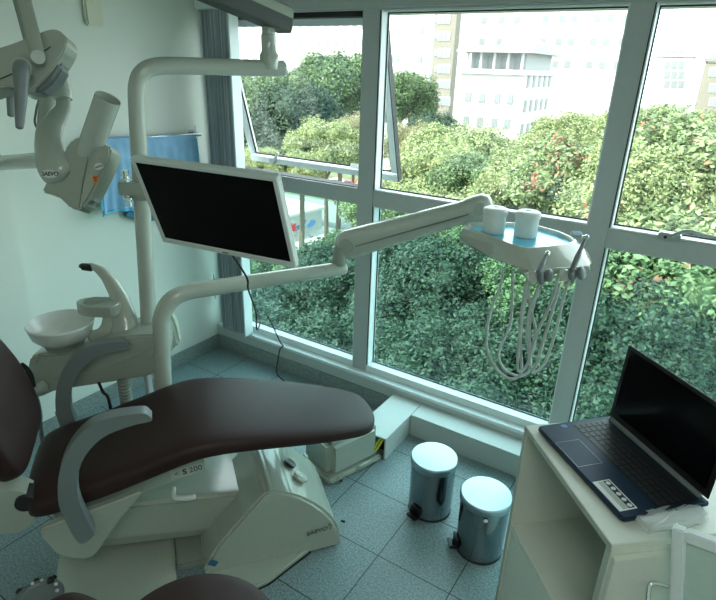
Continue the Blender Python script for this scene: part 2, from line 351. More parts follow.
# boxed-in ledges on the floor
bm = B(); bx(bm, 1.509, 3.2, -.131, -.011, 0, .12, b=.0015); bx(bm, 1.509, 3.2, -.0112, -.0003, .0, .12); tag(obj('ledge_box', bm, 'sill'), 'long low white box ledge running under the window sill towards the right', 'ledge')
t = thing('cable_duct_box', 'low white box jutting out from the window with an open end full of wires', 'duct', (1.42, -.2, 0))
bm = B()
x0, x1, y0, y1 = 1.338, 1.507, -.38, -.0005
bx(bm, x0, x1, y0, y1, .112, .12, b=.001); bx(bm, x1-.008, x1, y0, y1, 0, .112, b=.001); bx(bm, x0, x0+.008, y0, y1, 0, .112, b=.001)
obj('casing', bm, 'sill', t)
bm = B(); bx(bm, x0+.009, x1-.009, y0+.06, y0+.07, 0, .111); obj('dark_opening_sheet', bm, 'blackmatte', t)  # black sheet stands for the shade inside the open duct end
for k, (m_, pts) in enumerate((('yellow', [(1.475, -.33, .10), (1.478, -.375, .085), (1.468, -.40, .055), (1.45, -.41, .02), (1.435, -.42, .008)]), ('yellow', [(1.46, -.33, .095), (1.462, -.38, .08), (1.452, -.405, .05), (1.44, -.41, .015)]), ('green', [(1.44, -.33, .10), (1.45, -.385, .07), (1.468, -.41, .03), (1.478, -.40, .01)]))):
    bm = B(); tube(bm, [V(p) for p in pts], .006, n=8); obj('wire', bm, m_, t, label=('yellow' if m_ == 'yellow' else 'green')+' wire')

# vertical blind gathered at the left end of the glazing
t = thing('vertical_blind', 'grey striped vertical blind gathered at the left end of the window', 'blind', (.2, .02, .166))
bm = B(); bx(bm, .03, .33, -.03, .02, 1.995, 2.04, b=.004); obj('headrail', bm, 'aluwhite', t)
NS = 9
for k in range(NS):
    x = .085+k*.0225; bm = B()
    prism(bm, [V((x, -.01, .175)), V((x+.017, -.055, .175)), V((x+.0205, -.054, .175)), V((x+.021, .025, .175)), V((x+.0175, .026, .175))], (0, 0, 1.81)); obj('slat', bm, 'blind', t)
bm = B(); bx(bm, .290, .300, -.055, .015, .170, 1.99, b=.002); obj('edge_slat', bm, 'aluwhite', t, label='white end slat')
bm = B(); bx(bm, .02, .028, -.030, -.022, .35, .52, b=.002); tag(obj('cord_weight', bm, 'alu'), 'small grey blind cord weight hanging by the left wall', 'cord weight')
bpy.data.objects['cord_weight'].parent = t; WM['cord_weight'] = WM[t.name]
bpy.data.objects['cord_weight'].location = -V((.2, .02, .166)); del bpy.data.objects['cord_weight']['category']; del bpy.data.objects['cord_weight']['label']

# narrow cream plate high on the left wall
a = Xp(84, -12, 0); b_ = Xp(100, 26, 0)
bm = B(); bx(bm, 0.0005, .022, -.648, -.560, 1.875, 2.12, b=.008); tag(obj('wall_cover_plate', bm, 'plate'), 'narrow cream cover plate mounted high on the left wall', 'cover plate')

# ================================================================ BLUE APRON ON WALL RAIL
t = thing('wall_rail', 'thin chrome hanging rail fixed to the left wall', 'rail', (.0, -.4, 1.37))
bm = B(); tube(bm, [V((.05, -.76, 1.392)), V((.05, -.07, 1.366))], .008, n=12, round_end=False); obj('rod', bm, 'chrome', t)
for y, z in ((-.72, 1.39), (-.09, 1.367)):
    bm = B(); cyl(bm, V((.0005, y, z)), V((.05, y, z)), .011); cyl(bm, V((.0005, y, z)), V((.006, y, z)), .024); tube(bm, [V((.03, y, z)), V((.035, y, z+.05))], .003, n=8); obj('bracket', bm, 'chrome', t)
t = thing('blue_apron', 'light blue apron draped over the wall rail behind the pole', 'apron', (.05, -.4, 1.0))
bm = B(); nx, nz = 60, 26; grid = []
def apron(u, w):
    y = -.735+u*.62; top = 1.402-u*.026; lo = 1.05-.05*u+.03*math.sin(u*9)*.5
    f = .010*math.sin(u*34+w*1.5)*w+.007*math.sin(u*71)*w
    if w < .08: a = w/.08*PI; return V((.05-.012*math.cos(a)*1.0, y, top+.012*math.sin(a)-.012))
    s = (w-.08)/.92; return V((.064+f+.004*s, y+.01*math.sin(s*5)*s, top-.012-(top-lo)*s))
for i in range(nx+1): grid.append([bm.verts.new(apron(i/nx, j/nz)) for j in range(nz+1)])
for i in range(nx):
    for j in range(nz): bm.faces.new((grid[i][j], grid[i+1][j], grid[i+1][j+1], grid[i][j+1]))
o = obj('cloth', bm, 'cloth', t); s = o.modifiers.new('s', 'SOLIDIFY'); s.thickness = .003
bm = B(); tube(bm, [apron(i/nx, 1) for i in range(0, nx+1, 3)], .006, n=8); tube(bm, [apron(1, j/nz) for j in range(3, nz+1, 3)], .005, n=8); tube(bm, [apron(0, j/nz) for j in range(3, nz+1, 3)], .005, n=8)
obj('binding', bm, 'hem', t, label='bright cyan edge binding')
q = Xp(128, 205, .03); q2 = Xp(142, 216, .03)
bm = B(); prism(bm, [V((.012, -.60, 1.00)), V((.012, -.54, 1.08)), V((.012, -.2, 1.05)), V((.012, -.2, .92)), V((.012, -.50, .95))], (.025, 0, 0), b=.006); tag(obj('dark_blue_pad', bm, 'darkblue'), 'dark blue pad hanging on the wall below the light blue apron', 'pad')

# ================================================================ DENTAL CHAIR (local: x to the feet, y to the far side)
CH = V((1.12, -1.155, 0)); CA = math.radians(52.5)
t = thing('dental_chair', 'brown upholstered dental chair with cream base and curved grey armrests', 'dental chair', CH, CA)
chair = t
def section(s, hw, zt, th, y0=0, n=24, tilt=0):
    """rounded slab section of the cushion at s"""
    out = []
    for j in range(n):
        a = 2*PI*j/n; c, d = math.cos(a), math.sin(a)
        e = .28
        yy = hw*math.copysign(abs(c)**e, c); zz = th/2*math.copysign(abs(d)**(.55), d)
        crown = .006*(1-(yy/hw)**2) if d > 0 else 0
        out.append(V((s+tilt*(zz), yy+y0, zt-th/2+zz+crown)))
    return out
prof = [(-.56, .10, .415, .05), (-.552, .17, .43, .075), (-.53, .205, .447, .085), (-.48, .218, .458, .09), (-.40, .222, .475, .09), (-.30, .226, .498, .09), (-.20, .23, .525, .088), (-.10, .234, .553, .085), (-.03, .236, .570, .08), (.03, .235, .572, .076), (.10, .230, .564, .073),
        (.21, .224, .547, .07), (.34, .210, .520, .068), (.46, .190, .494, .065), (.56, .168, .472, .063), (.63, .146, .456, .060), (.668, .118, .447, .054), (.688, .08, .441, .042), (.694, .045, .437, .03)]
def cush_bottom(s):
    for (s0, _, z0, t0), (s1, _, z1, t1) in zip(prof, prof[1:]):
        if s0 <= s <= s1: f = (s-s0)/(s1-s0); return (z0-t0)*(1-f)+(z1-t1)*f
    return .36
bm = B(); loft(bm, [section(s, hw, z, th) for s, hw, z, th in prof]); obj('seat_cushion', bm, 'brown', t, world=False, smooth=60, subsurf=1)
# backrest cushion, reclined upward at the head end
bm = B(); rings = []
for k, (s, z, hw, th) in enumerate([(-.530, .505, .10, .05), (-.532, .515, .17, .085), (-.535, .54, .205, .10), (-.545, .60, .225, .105), (-.565, .70, .235, .10), (-.60, .80, .235, .095), (-.66, .92, .225, .09), (-.73, 1.02, .20, .08), (-.78, 1.08, .16, .06)]):
    r_ = []
    for j in range(24):
        a = 2*PI*j/24; c, d = math.cos(a), math.sin(a); yy = hw*math.copysign(abs(c)**.35, c); xx = th/2*math.copysign(abs(d)**.6, d)
        r_.append(V((s-.032+xx*.9, yy, z+xx*.2)))
    rings.append(r_)
loft(bm, rings); obj('backrest', bm, 'brown', t, world=False, smooth=60, subsurf=1)
def CY(tt): return -tt
# back hinge cover and pivot (near side)
bm = B(); cyl(bm, V((-.60, CY(.10), .40)), V((-.60, CY(.175), .40)), .085, n=40); bmesh.ops.bevel(bm, geom=[e for e in bm.edges if len(e.link_faces) == 2 and e.calc_face_angle() > 1], offset=.012, segments=3); obj('back_hinge_cover', bm, 'plastic', t, world=False)
bm = B(); cyl(bm, V((-.545, CY(.12), .43)), V((-.545, CY(.188), .43)), .029, n=28); bmesh.ops.bevel(bm, geom=[e for e in bm.edges if len(e.link_faces) == 2 and e.calc_face_angle() > 1], offset=.008, segments=3); obj('back_pivot', bm, 'blackmatte', t, world=False)
# side covers at the hip
for sd, nm in ((1, 'near'), (-1, 'far')):
    pts = [(-.505, .36), (-.51, .33), (-.475, .238), (-.44, .212), (-.40, .195), (-.37, .20), (-.335, .25), (-.27, .335), (-.20, .415), (-.19, .432), (-.3, .404), (-.4, .385), (-.49, .365)]
    bm = B(); prism(bm, [V((s, CY(sd*.205), z)) for s, z in pts], (0, CY(sd*.035), 0), b=.012); obj('side_cover', bm, 'plastic', t, world=False)
# armrests
arm_out = [(-.395, .318), (-.420, .42), (-.426, .503), (-.404, .611), (-.349, .707), (-.274, .758), (-.164, .762), (-.138, .745), (-.137, .728), (-.198, .722), (-.280, .695), (-.345, .620), (-.372, .50), (-.352, .36), (-.352, .335)]
for sd in (1, -1):
    o_ = outline([V((s+(0 if sd == 1 else -.075), 0, z+(0 if sd == 1 else -.012))) for s, z in arm_out], 4)
    bm = B(); prism(bm, [V((p_.x, CY(sd*.245), p_.z)) for p_ in o_], (0, CY(sd*.045), 0), b=.008, seg=3)
    obj('armrest', bm, 'greyarm', t, world=False, smooth=50)
# under-seat carrier, plate with model number
bm = B(); prism(bm, [V((-.48, CY(.15), .345)), V((-.30, CY(.15), .40)), V((-.12, CY(.15), .452)), (.012, CY(.15), .480), (.012, CY(.15), .395), (-.08, CY(.15), .37), (-.44, CY(.15), .29)], (0, .30, 0), b=.01); obj('seat_carrier', bm, 'plastic', t, world=False)
FR = frame(V((-.040, CY(.1512), .409)), V((1, 0, .10)), V((0, -1, 0)))
bm = B(); bx(bm, -.066, .052, -.020, .020, -.0012, -.0002, b=.0004, mtx=FR); plq = obj('model_plate', bm, 'pole', t, world=False)
text_obj('model_number', '200', .031, WM[t.name] @ FR @ Matrix.Translation(V((.020, 0, 0))), 'ink', plq)
text_obj('model_letter', 'S', .031, WM[t.name] @ FR @ Matrix.Translation(V((-.018, 0, 0))), 'ink', plq, bold=.0011)
text_obj('maker_sign', '<', .026, WM[t.name] @ FR @ Matrix.Translation(V((-.045, 0, 0))) @ Matrix.Rotation(.3, 4, 'Z'), 'ink', plq)
# lever
bm = B(); tube(bm, [V((-.10, CY(.155), .348)), V((-.10, CY(.20), .348)), V((-.06, CY(.222), .352)), V((-.035, CY(.225), .354))], [.008, .009, .010, .010]); obj('release_lever', bm, 'porcelain', t, world=False)
# lifting beam
bm = B(); prism(bm, [V((-.50, CY(.12), .31)), (-.26, CY(.12), .285), (-.016, CY(.12), .252), (.20, CY(.12), .225), (.22, CY(.12), .10), (.066, CY(.12), .072), (-.37, CY(.12), .145), (-.46, CY(.12), .17)], (0, .26, 0), b=.014); obj('lifting_beam', bm, 'plastic', t, world=False)
bm = B(); prism(bm, [V((-.42, CY(.105), .16)), (.10, CY(.105), .09), (.09, CY(.105), .035), (-.385, CY(.105), .105)], (0, .23, 0), b=.008); obj('lower_link', bm, 'plastic2', t, world=False)
bm = B(); prism(bm, [V((-.14, CY(.07), .10)), (.10, CY(.07), .06), (.04, CY(.07), .012), (-.06, CY(.07), .010)], (0, .17, 0), b=.008); obj('base_hinge', bm, 'plastic2', t, world=False)
# base shell
sp = [(-.03, .03), (-.026, .055), (.03, .135), (.12, .225), (.195, .30), (.215, .312), (.24, .31), (.30, .285), (.345, .257), (.39, .220), (.43, .18), (.470, .130), (.495, .075), (.505, .02), (.505, .001), (.0, .001), (-.02, .01)]
bm = B(); prism(bm, [V((s, CY(.235), z)) for s, z in sp], (0, .33, 0), b=.016, seg=4)
for v in bm.verts:   # widen toward the floor at the foot end, rounded nose
    v.co.y += -(max(0, .30-v.co.z)*.10) if v.co.y < -.1 else 0
    if v.co.x > .30: v.co.x += .05*(1-((v.co.y+.07)/.165)**2)*min(1, (v.co.x-.30)/.15)
obj('base_shell', bm, 'plastic', t, world=False)
bm = B(); prism(bm, [V((-.06, -.265, .001)), (.10, -.375, .001), (.19, -.355, .001), (.365, -.262, .001), (.37, -.24, .001), (.1, -.235, .001)], (0, 0, .022), b=.006); obj('foot_plate', bm, 'plastic', t, world=False)
bm = B(); prism(bm, [V((-.055, -.265, .0)), (.10, -.378, .0), (.19, -.358, .0), (.37, -.264, .0), (.37, -.24, .0)], (0, 0, .005)); obj('rubber_edge', bm, 'blackmatte', t, world=False)
bm = B(); bx(bm, -.53, -.125, -.34, .16, .001, .035, b=.01); obj('floor_platform', bm, 'plastic', t, world=False)
bm = B(); bx(bm, -.120, 0, -.20, .14, .001, .03, b=.005); obj('base_pan', bm, 'plastic2', t, world=False)
# marks on the shell: side plane
def side_fr(s, z, dx=.0): return frame(V((s, -.2375-(.30-z)*.10+dx, z)), V((1, 0, .12)), V((0, -1, -.1)))
text_obj('maker_lettering', 'SAEVO', .028, WM[t.name] @ side_fr(.395, .097, -.002), 'ink', t, bold=0, shear=.15)
bm = B()
for k, (dx, dz, r_) in enumerate(((.0, .012, .2), (.007, .004, -.5), (.004, -.007, .9))): bx(bm, -.006, .006, -.0015, .0015, -.0005, .0005, mtx=WM[t.name] @ side_fr(.444+dx, .105+dz, -.002) @ Matrix.Rotation(r_+.7, 4, 'Z'))
obj('maker_emblem', bm, 'ink', t)
bm = B(); bx(bm, -.012, .012, -.016, .016, -.001, .003, b=.001, mtx=frame(V((.005, -.262, .07)), V((.6, 0, .8)), V((0, -1, 0)))); obj('power_switch', bm, 'darkblue', t, world=False)
for i, (s, tt, z, r_) in enumerate(((.335, .050, .268, .026), (.360, .125, .254, .029))):
    nrm = V((.53, 0, .85)) if i == 0 else V((.58, 0, .81)); F = frame(V((s+.004, CY(tt), z)), V((0, 1, 0)), nrm)
    bm = B()
    if i == 0: lathe(bm, [(0, .0085), (r_*.9, .0085), (r_, .007), (r_, .0)], mtx=F); obj('dark_socket', bm, 'black', t, world=False)
    else: lathe(bm, [(0, .0085), (r_*.55, .0085), (r_*.62, .010), (r_*.75, .010), (r_*.8, .008), (r_*.95, .009), (r_, .007), (r_, .0)], mtx=F); obj('round_button', bm, 'pole', t, world=False)
bm = B(); q_ = Zp(341.5, 521, .02); tube(bm, [q_, q_+V((.012, .004, 0))], .005, n=10); obj('base_plug', bm, 'black', t)

# ================================================================ JUNCTION BOX
ja = math.atan2(.95, .31)
t = thing('utility_box', 'cream moulded utility box on the floor behind the chair footrest', 'box', (1.40, -.685, 0), ja)
bm = B(); bx(bm, .012, .30, .012, .235, .02, .212, b=.03, seg=5); obj('cover', bm, 'plastic', t, world=False)
bm = B(); bx(bm, .0, .315, .0, .245, .0, .032, b=.012, seg=3); obj('base_flange', bm, 'plastic', t, world=False)
for x in (.06, .17):
    bm = B(); bx(bm, x-.014, x+.014, -.006, .013, .008, .030, b=.006); obj('latch', bm, 'plastic2' if x > .1 else 'plastic', t, world=False)
bm = B(); bx(bm, .053, .067, -.010, -.003, .004, .016, b=.002); obj('foot_screw', bm, 'black', t, world=False)

# ================================================================ SPITTOON UNIT
HN = V((FW.x, FW.y, 0)).normalized()          # horizontal depth direction
pole1 = P(150, 350, 2.33); unitQ = P(100, 360, 2.25)
t = thing('spittoon_unit', 'cream spittoon unit beside the chair with bowl, spout and tall light pole', 'spittoon unit', (pole1.x, pole1.y, 0))
spit = t
def vp(u, v, Q=unitQ): return planep(u, v, Q, HN)
pts = [(28, 390), (31, 378), (36, 352), (42, 348), (70, 347), (96, 340), (112, 334), (140, 330), (162, 330), (166, 345), (163, 366), (150, 371), (120, 376), (60, 385), (45, 392), (33, 393)]
bm = B(); prism(bm, [vp(u, v)-HN*.05 for u, v in pts], HN*.20, b=.018, seg=3); obj('body', bm, 'plastic', t)
bm = B(); prism(bm, [vp(u, v)-HN*.058 for u, v in [(60, 372), (100, 364), (158, 344), (160, 350), (108, 370), (62, 377)]], HN*.03, b=.004); obj('body_rib', bm, 'plastic', t)
bm = B(); prism(bm, [vp(u, v)+HN*.10 for u, v in [(140, 345), (160, 322), (167, 335), (172, 356), (158, 364)]], HN*.05, b=.012); obj('rear_cover', bm, 'pole', t)
bc = P(60.5, 323, 2.2)
F = Matrix.Translation(bc)
bm = B(); lathe(bm, [(0, -.068), (.06, -.074), (.088, -.068), (.110, -.045), (.121, -.008), (.124, .002), (.121, .007), (.115, .002), (.106, -.030), (.08, -.052), (.04, -.060), (.0, -.062)], n=56, mtx=F); obj('bowl', bm, 'porcelain', t)
bm = B(); lathe(bm, [(0, -.054), (.02, -.054), (.026, -.057), (.03, -.061)], mtx=F @ Matrix.Translation(V((.01, .01, 0)))); obj('drain', bm, 'chrome', t)
bm = B(); lathe(bm, [(.02, -.10), (.07, -.10), (.075, -.07), (.055, -.066), (0, -.066)], mtx=F); obj('bowl_seat', bm, 'plastic2', t)
D0 = 2.26
bm = B(); tube(bm, [P(124, 342, D0), P(124, 322, D0), P(121, 304, D0), P(114, 288, D0), P(104, 274, D0), P(94, 267, D0), P(86, 266, D0)], [.066, .054, .040, .031, .023, .015, .011], n=22, ref=HN, flat=.8); obj('spout_column', bm, 'pole', t)
bm = B(); tube(bm, [P(91, 267.5, D0), P(83, 266.8, D0), P(82, 267, D0)], [.0165, .015, .013], n=16); obj('spout_tip', bm, 'black', t, label='black spout tip')
bm = B(); tube(bm, [P(93, 338, D0-.02), P(104, 334, D0-.02), P(109, 325, D0-.02), P(110, 312, D0-.02)], [.030, .032, .030, .026], n=16, ref=HN, flat=.6); obj('bowl_support', bm, 'pole', t)
# cup shelf
sc = P(91, 301, 2.22); e = V((-HN.y, HN.x, 0))*-1  # to the right
bm = B(); prism(bm, outline([sc+e*.0-HN*.055, sc-e*.05-HN*.02, sc-e*.052+HN*.02, sc+HN*.045, sc+e*.10+HN*.04, sc+e*.105-HN*.05], 5), (0, 0, -.045), b=.006); obj('cup_shelf', bm, 'plastic', t)
bm = B(); lathe(bm, [(0, .0005), (.034, .0005), (.036, .003), (.038, .0005)], mtx=Matrix.Translation(sc+e*.01+V((0, 0, .0008)))); obj('cup_ring', bm, 'plastic2', t)
# light pole: up, bend, horizontal arm
ztop = 1.726
px_, py_ = pole1.x, pole1.y
# lean corrected so that the bend sits where it is seen
tb = Zp(134, 66, ztop)
q = CAM + ray(135, 100)*1.0
top = V((px_, py_, 0))
armend = P(275, 66, 2.12)
hd = (V((armend.x, armend.y, 0))-V((px_, py_, 0))); L = hd.length; hd.normalize()
bm = B(); R1 = .029
def PZ(u, v, D): return P(u, v, D)
tp_ = P(136, 95, 1.945); bs_ = V((px_, py_, .60)); tz = ztop
hd = V((armend.x-tp_.x, armend.y-tp_.y, 0)); L = hd.length; hd.normalize(); hx = V((tp_.x, tp_.y, 0))
pth = [bs_, bs_.lerp(tp_, .33), bs_.lerp(tp_, .66), bs_.lerp(tp_, .94), tp_+V((0, 0, .035))+hd*.008, hx+V((0, 0, tz-.022))+hd*.035, hx+V((0, 0, tz-.004))+hd*.08, hx+V((0, 0, tz))+hd*.15, hx+V((0, 0, tz))+hd*(L*.6), hx+V((0, 0, tz))+hd*(L+.03)]
tube(bm, pth, [.033]+[.030]*2+[R1]*7, n=24, k=5, ref=None); obj('light_pole', bm, 'pole', t)
bm = B(); lathe(bm, [(.032, 0), (.040, .0), (.040, .012), (.033, .018)], mtx=Matrix.Translation(V((px_, py_, .62)))); obj('pole_collar', bm, 'plastic2', t)
e2 = hx+V((0, 0, ztop))+hd*(L-.022)
bm = B(); lathe(bm, [(0, -.005), (.034, -.005), (.036, .0), (.036, .045), (.030, .055), (.028, .06), (.028, .115), (.024, .118), (.024, .135), (.020, .145), (.020, .18), (0, .18)], mtx=Matrix.Translation(e2)); obj('swivel_post', bm, 'pole', t)
# hoses and cables of the unit
hz = P(122, 372, 2.25)
bm = B()
for k in range(16): lathe(bm, [(.020, 0), (.025, .005), (.025, .010), (.020, .015)], n=20, mtx=Matrix.Translation(V((hz.x, hz.y, hz.z-.015*(k+1)))))
cyl(bm, hz+V((0, 0, .02)), V((hz.x, hz.y, 0.001)), .020); obj('drain_hose', bm, 'plastic2', t)
bm = B(); tube(bm, [P(96, 368, 2.25), P(98, 380, 2.24), P(103, 392, 2.22), P(110, 405, 2.2), V((P(112, 425, 2.2).x, P(112, 425, 2.2).y, .15))], .006, n=8); obj('cable', bm, 'blackmatte', t)
bm = B(); bx(bm, -.012, .012, -.012, .012, -.16, .02, b=.002, mtx=Matrix.Translation(P(147, 372, 2.30))); obj('side_bracket', bm, 'alu', t)
# suction holder with valve and tube
bm = B(); tube(bm, [P(44, 386, 2.2), P(34, 390, 2.19), P(29, 387, 2.18)], [.026, .024, .02], n=14); obj('suction_holder', bm, 'plastic', t)
bm = B(); tube(bm, [P(32, 386, 2.17), P(30, 376, 2.17), P(27, 369, 2.17), P(22, 364, 2.17)], [.014, .012, .009, .007], n=10); tube(bm, [P(24, 380, 2.17), P(30, 377, 2.17)], .009, n=10); obj('saliva_ejector', bm, 'blackmatte', t)
bm = B(); tube(bm, [P(33, 390, 2.18), P(37, 400, 2.18), P(40, 415, 2.17), P(41, 432, 2.17), V((P(41, 440, 2.2).x, P(41, 440, 2.2).y, .1))], .0085, n=10); obj('suction_tube', bm, 'greyarm', t)
bm = B(); tube(bm, [P(38, 355, 2.19), P(36, 362, 2.185)], .006, n=8); obj('tap_knob', bm, 'plastic2', t)

# ================================================================ OPERATING LIGHT
t = thing('operating_light', 'cream operating light on a spring arm crossing the top left corner', 'operating light', (e2.x, e2.y, e2.z+.17))
a0 = e2+V((0, 0, .19))
# spring arm from the swivel toward the camera side and up
a1 = P(262, 14, 2.05); a2 = P(228, -4, 1.75); a3 = P(150, -55, 1.55)
def arm_prism(bm, A, Bq, w, h0, h1, b=.012):
    d = (Bq-A).normalized(); s = d.cross(V((0, 0, 1))).normalized(); u = s.cross(d)
    loft(bm, [[A+(s*x*w+u*z*h0) for x, z in ((-.5, -.35), (-.5, .15), (-.42, .38), (-.25, .5), (.25, .5), (.42, .38), (.5, .15), (.5, -.35), (.35, -.5), (-.35, -.5))], [Bq+(s*x*w+u*z*h1) for x, z in ((-.5, -.35), (-.5, .15), (-.42, .38), (-.25, .5), (.25, .5), (.42, .38), (.5, .15), (.5, -.35), (.35, -.5), (-.35, -.5))]])
bm = B(); A = P(286, 19, 2.10); Bq = P(140, -46, 1.62)
arm_prism(bm, A, Bq, .075, .085, .085); obj('spring_arm', bm, 'plastic', t)
sd_ = (Bq-A).normalized().cross(V((0, 0, 1))).normalized()
if sd_.dot(CAM-A) < 0: sd_ = -sd_
uu = sd_.cross((Bq-A).normalized()); uu = uu if uu.z > 0 else -uu
bm = B(); prism(bm, [A+sd_*.038-uu*.046, A+sd_*.038+uu*.006, Bq+sd_*.038+uu*.006, Bq+sd_*.038-uu*.046], -sd_*.076, b=.004); bm.transform(Matrix.Translation(sd_*.004-uu*.006)); obj('arm_underside_shade', bm, 'shade', t, label='arm underside darkened as painted shade')  # lower side of the arm, its shade painted in dark grey
bm = B(); tube(bm, [P(140, -46, 1.62), P(80, -75, 1.55), P(30, -75, 1.52), P(20, -45, 1.5)], .024, n=16); obj('yoke_stem', bm, 'plastic', t)
DL = 1.5
bm = B(); bw = 9*PX*DL
ys = [P(12, -50, DL-.05), P(19, -20, DL-.06), P(26, 8, DL-.07), P(32, 32, DL-.075), P(38, 57, DL-.075)]
tube(bm, ys, [.017, .018, .0185, .019, .0185], n=14, ref=FW, flat=.35); obj('yoke', bm, 'plastic', t)
bm = B(); ys2 = [P(6, -45, DL+.05), P(14, -12, DL+.07), P(21, 12, DL+.08), P(27, 34, DL+.08), P(32, 52, DL+.08)]
tube(bm, ys2, [.012, .013, .014, .0145, .014], n=14, ref=FW, flat=.4); obj('yoke', bm, 'plastic2', t)
# head: long rounded housing
ax0, ax1 = P(-62, 92, DL-.02), P(60, 45, DL+.02); ad = (ax1-ax0).normalized(); au = (UP-ad*UP.dot(ad)).normalized(); aw = ad.cross(au)
bm = B(); prism(bm, outline([P(u_, v_, DL-.06) for u_, v_ in [(-70, 70), (-20, 53), (10, 44), (35, 34), (50, 29), (60, 31), (66, 40), (63, 52), (52, 68), (38, 84), (24, 92), (8, 86), (-15, 92), (-60, 110)]], 4), FW*.062, b=.024, seg=5); obj('head_shell', bm, 'plastic', t, smooth=70)
bm = B(); prism(bm, [P(u_, v_, DL-.052) for u_, v_ in [(30, 80), (58, 58), (62, 66), (54, 80), (40, 93), (28, 90)]], FW*.05, b=.008); obj('lamp_housing', bm, 'greyarm', t)
bm = B(); tube(bm, [P(36, 56, DL-.066), P(52, 46, DL-.058), P(64, 38, DL-.045)], .0016, n=6); tube(bm, [P(-10, 83, DL-.06), P(16, 72, DL-.064), P(30, 64, DL-.065)], .0016, n=6); obj('shell_seam', bm, 'shade', t)
bm = B(); cyl(bm, P(38, 57, DL-.10), P(38, 57, DL-.06), .0165, n=30); bmesh.ops.bevel(bm, geom=[e for e in bm.edges if len(e.link_faces) == 2 and e.calc_face_angle() > 1], offset=.004, segments=3); obj('pivot_knob', bm, 'pole', t)
bm = B(); tube(bm, [P(21, 66, DL-.10), P(21, 72, DL-.11), P(21, 95, DL-.11), P(20, 118, DL-.11), P(19.5, 127, DL-.11)], [.019, .020, .0155, .0115, .0095], n=20, ref=FW, flat=.9); obj('handle', bm, 'greyarm', t)
bm = B(); cyl(bm, P(21, 68, DL-.10), P(21, 68, DL-.03), .025, n=28); obj('handle_socket', bm, 'plastic', t)
bm = B(); tube(bm, [P(11, 86, DL+.02), P(11, 100, DL+.02), P(11, 115, DL+.02)], [.012, .011, .009], n=16); obj('handle', bm, 'greyarm', t)
bm = B(); cyl(bm, P(62, 48, DL-.03), P(62, 48, DL-.025), .002); obj('screw', bm, 'black', t)

# ================================================================ X-RAY UNIT
DX = 1.8; q = DX*PX
wallpt = V((.036, -1.55, 1.40))
t = thing('xray_unit', 'cream dental x-ray head with pointing cone on a jointed wall arm', 'x-ray machine', (.036, -1.55, 1.33))
h0 = P(45, 160, 2.0); hw_ = P(-60, 166, 2.35)
bm = B(); wd = (P(0, 163, 2.27)-h0); tube(bm, [h0+wd*((.062-h0.x)/wd.x), h0], 8*PX*2.0, n=20, smooth=False, round_end=False); bx(bm, .036, .064, -.03, .03, -.03, .03, b=.01, mtx=Matrix.Translation(V((0, (h0+wd*((.062-h0.x)/wd.x)).y, (h0+wd*((.062-h0.x)/wd.x)).z)))); obj('wall_arm', bm, 'pole', t)
bm = B(); tube(bm, [P(47, 160, 2.0), P(45, 135, 1.98), P(47, 105, 1.96), P(52, 75, 1.92), P(60, 62, 1.86)], [.033, .026, .027, .028, .025], n=18, ref=FW, flat=.9); obj('rear_arm', bm, 'plastic', t)
bm = B(); tube(bm, [P(62, 150, 2.02), P(37, 128, 1.97), P(36, 112, 1.97), P(39, 100, 1.97)], .004, n=8); obj('coiled_cable', bm, 'greyarm', t)
bm = B(); bmesh.ops.create_uvsphere(bm, u_segments=24, v_segments=14, radius=8*q*1.1, matrix=Matrix.Translation(P(62, 63, 1.84))); obj('knuckle', bm, 'pole', t)
bm = B(); cyl(bm, P(64, 57, 1.80), P(64, 66, 1.80), .012); obj('joint_gap', bm, 'black', t)
bm = B(); tube(bm, [P(60, 66, DX), P(61, 80, DX), P(62.5, 92, DX)], [6.5*q, 7.6*q, 8.4*q], n=24, round_end=False); obj('upper_sleeve', bm, 'pole', t)
bm = B(); tube(bm, [P(62.5, 92, DX), P(63, 99, DX)], [8.9*q, 8.7*q], n=24, round_end=False); obj('sleeve_ring', bm, 'pole', t)
bm = B(); tube(bm, [P(63, 98, DX), P(63, 108, DX), P(56, 119, DX), P(49, 133, DX-.01), P(49, 150, DX-.02), P(53, 166, DX-.03), P(57, 172, DX-.03)], [7.0*q, 7.4*q, 10*q, 13*q, 14*q, 15.5*q, 15.5*q], n=26, ref=FW, flat=.55); obj('yoke_arm', bm, 'pole', t)
cpl = P(48, 174, DX-.085)
bm = B(); lathe(bm, [(0, .003), (1, .003), (1, 0)], n=32, mtx=frame(P(50, 174, DX-.030-15.2*q*.55), RT+UP*-.05, -FW) @ Matrix.Diagonal((8.2*q, 4.0*q, 1, 1))); lb = obj('oval_badge', bm, 'label', t)
text_obj('badge_text', 'SAEVO', 5.2*q, frame(P(50, 174, DX-.0335-15.2*q*.55), RT, -FW), 'ink', lb, bold=.0004)
# tube head: two moulded shells
def hp(u, v, d): return P(u, v, DX+d)
bm = B(); prism(bm, [hp(u, v, -.03) for u, v in [(63, 158), (64, 149), (72, 139), (84, 135), (96, 137), (103, 142), (104, 146), (96, 148), (90, 156), (85, 180), (82, 200), (80, 211), (70, 208), (62, 200), (57, 196), (41, 192), (46, 181), (64, 180), (68, 172)]], FW*.085, b=.014, seg=4); hs = obj('tube_head', bm, 'plastic', t)
bm = B(); prism(bm, [hp(u, v, -.045) for u, v in [(92, 150), (100, 146), (108, 144), (111, 148), (110, 155), (103, 172), (94, 190), (86, 204), (80, 209), (79, 200), (84, 178), (88, 160)]], FW*.085, b=.010, seg=4); obj('front_shell', bm, 'plastic', t)
ca, cb = P(91, 146, DX-.01), P(108, 98, DX-.09); cd = (cb-ca).normalized()
bm = B(); lathe(bm, [(.0385, -.03), (.0385, (cb-ca).length), (.0355, (cb-ca).length), (.0355, .01), (0, .01)], n=40, mtx=frame(ca, RT, cd)); obj('cone', bm, 'pole', t)
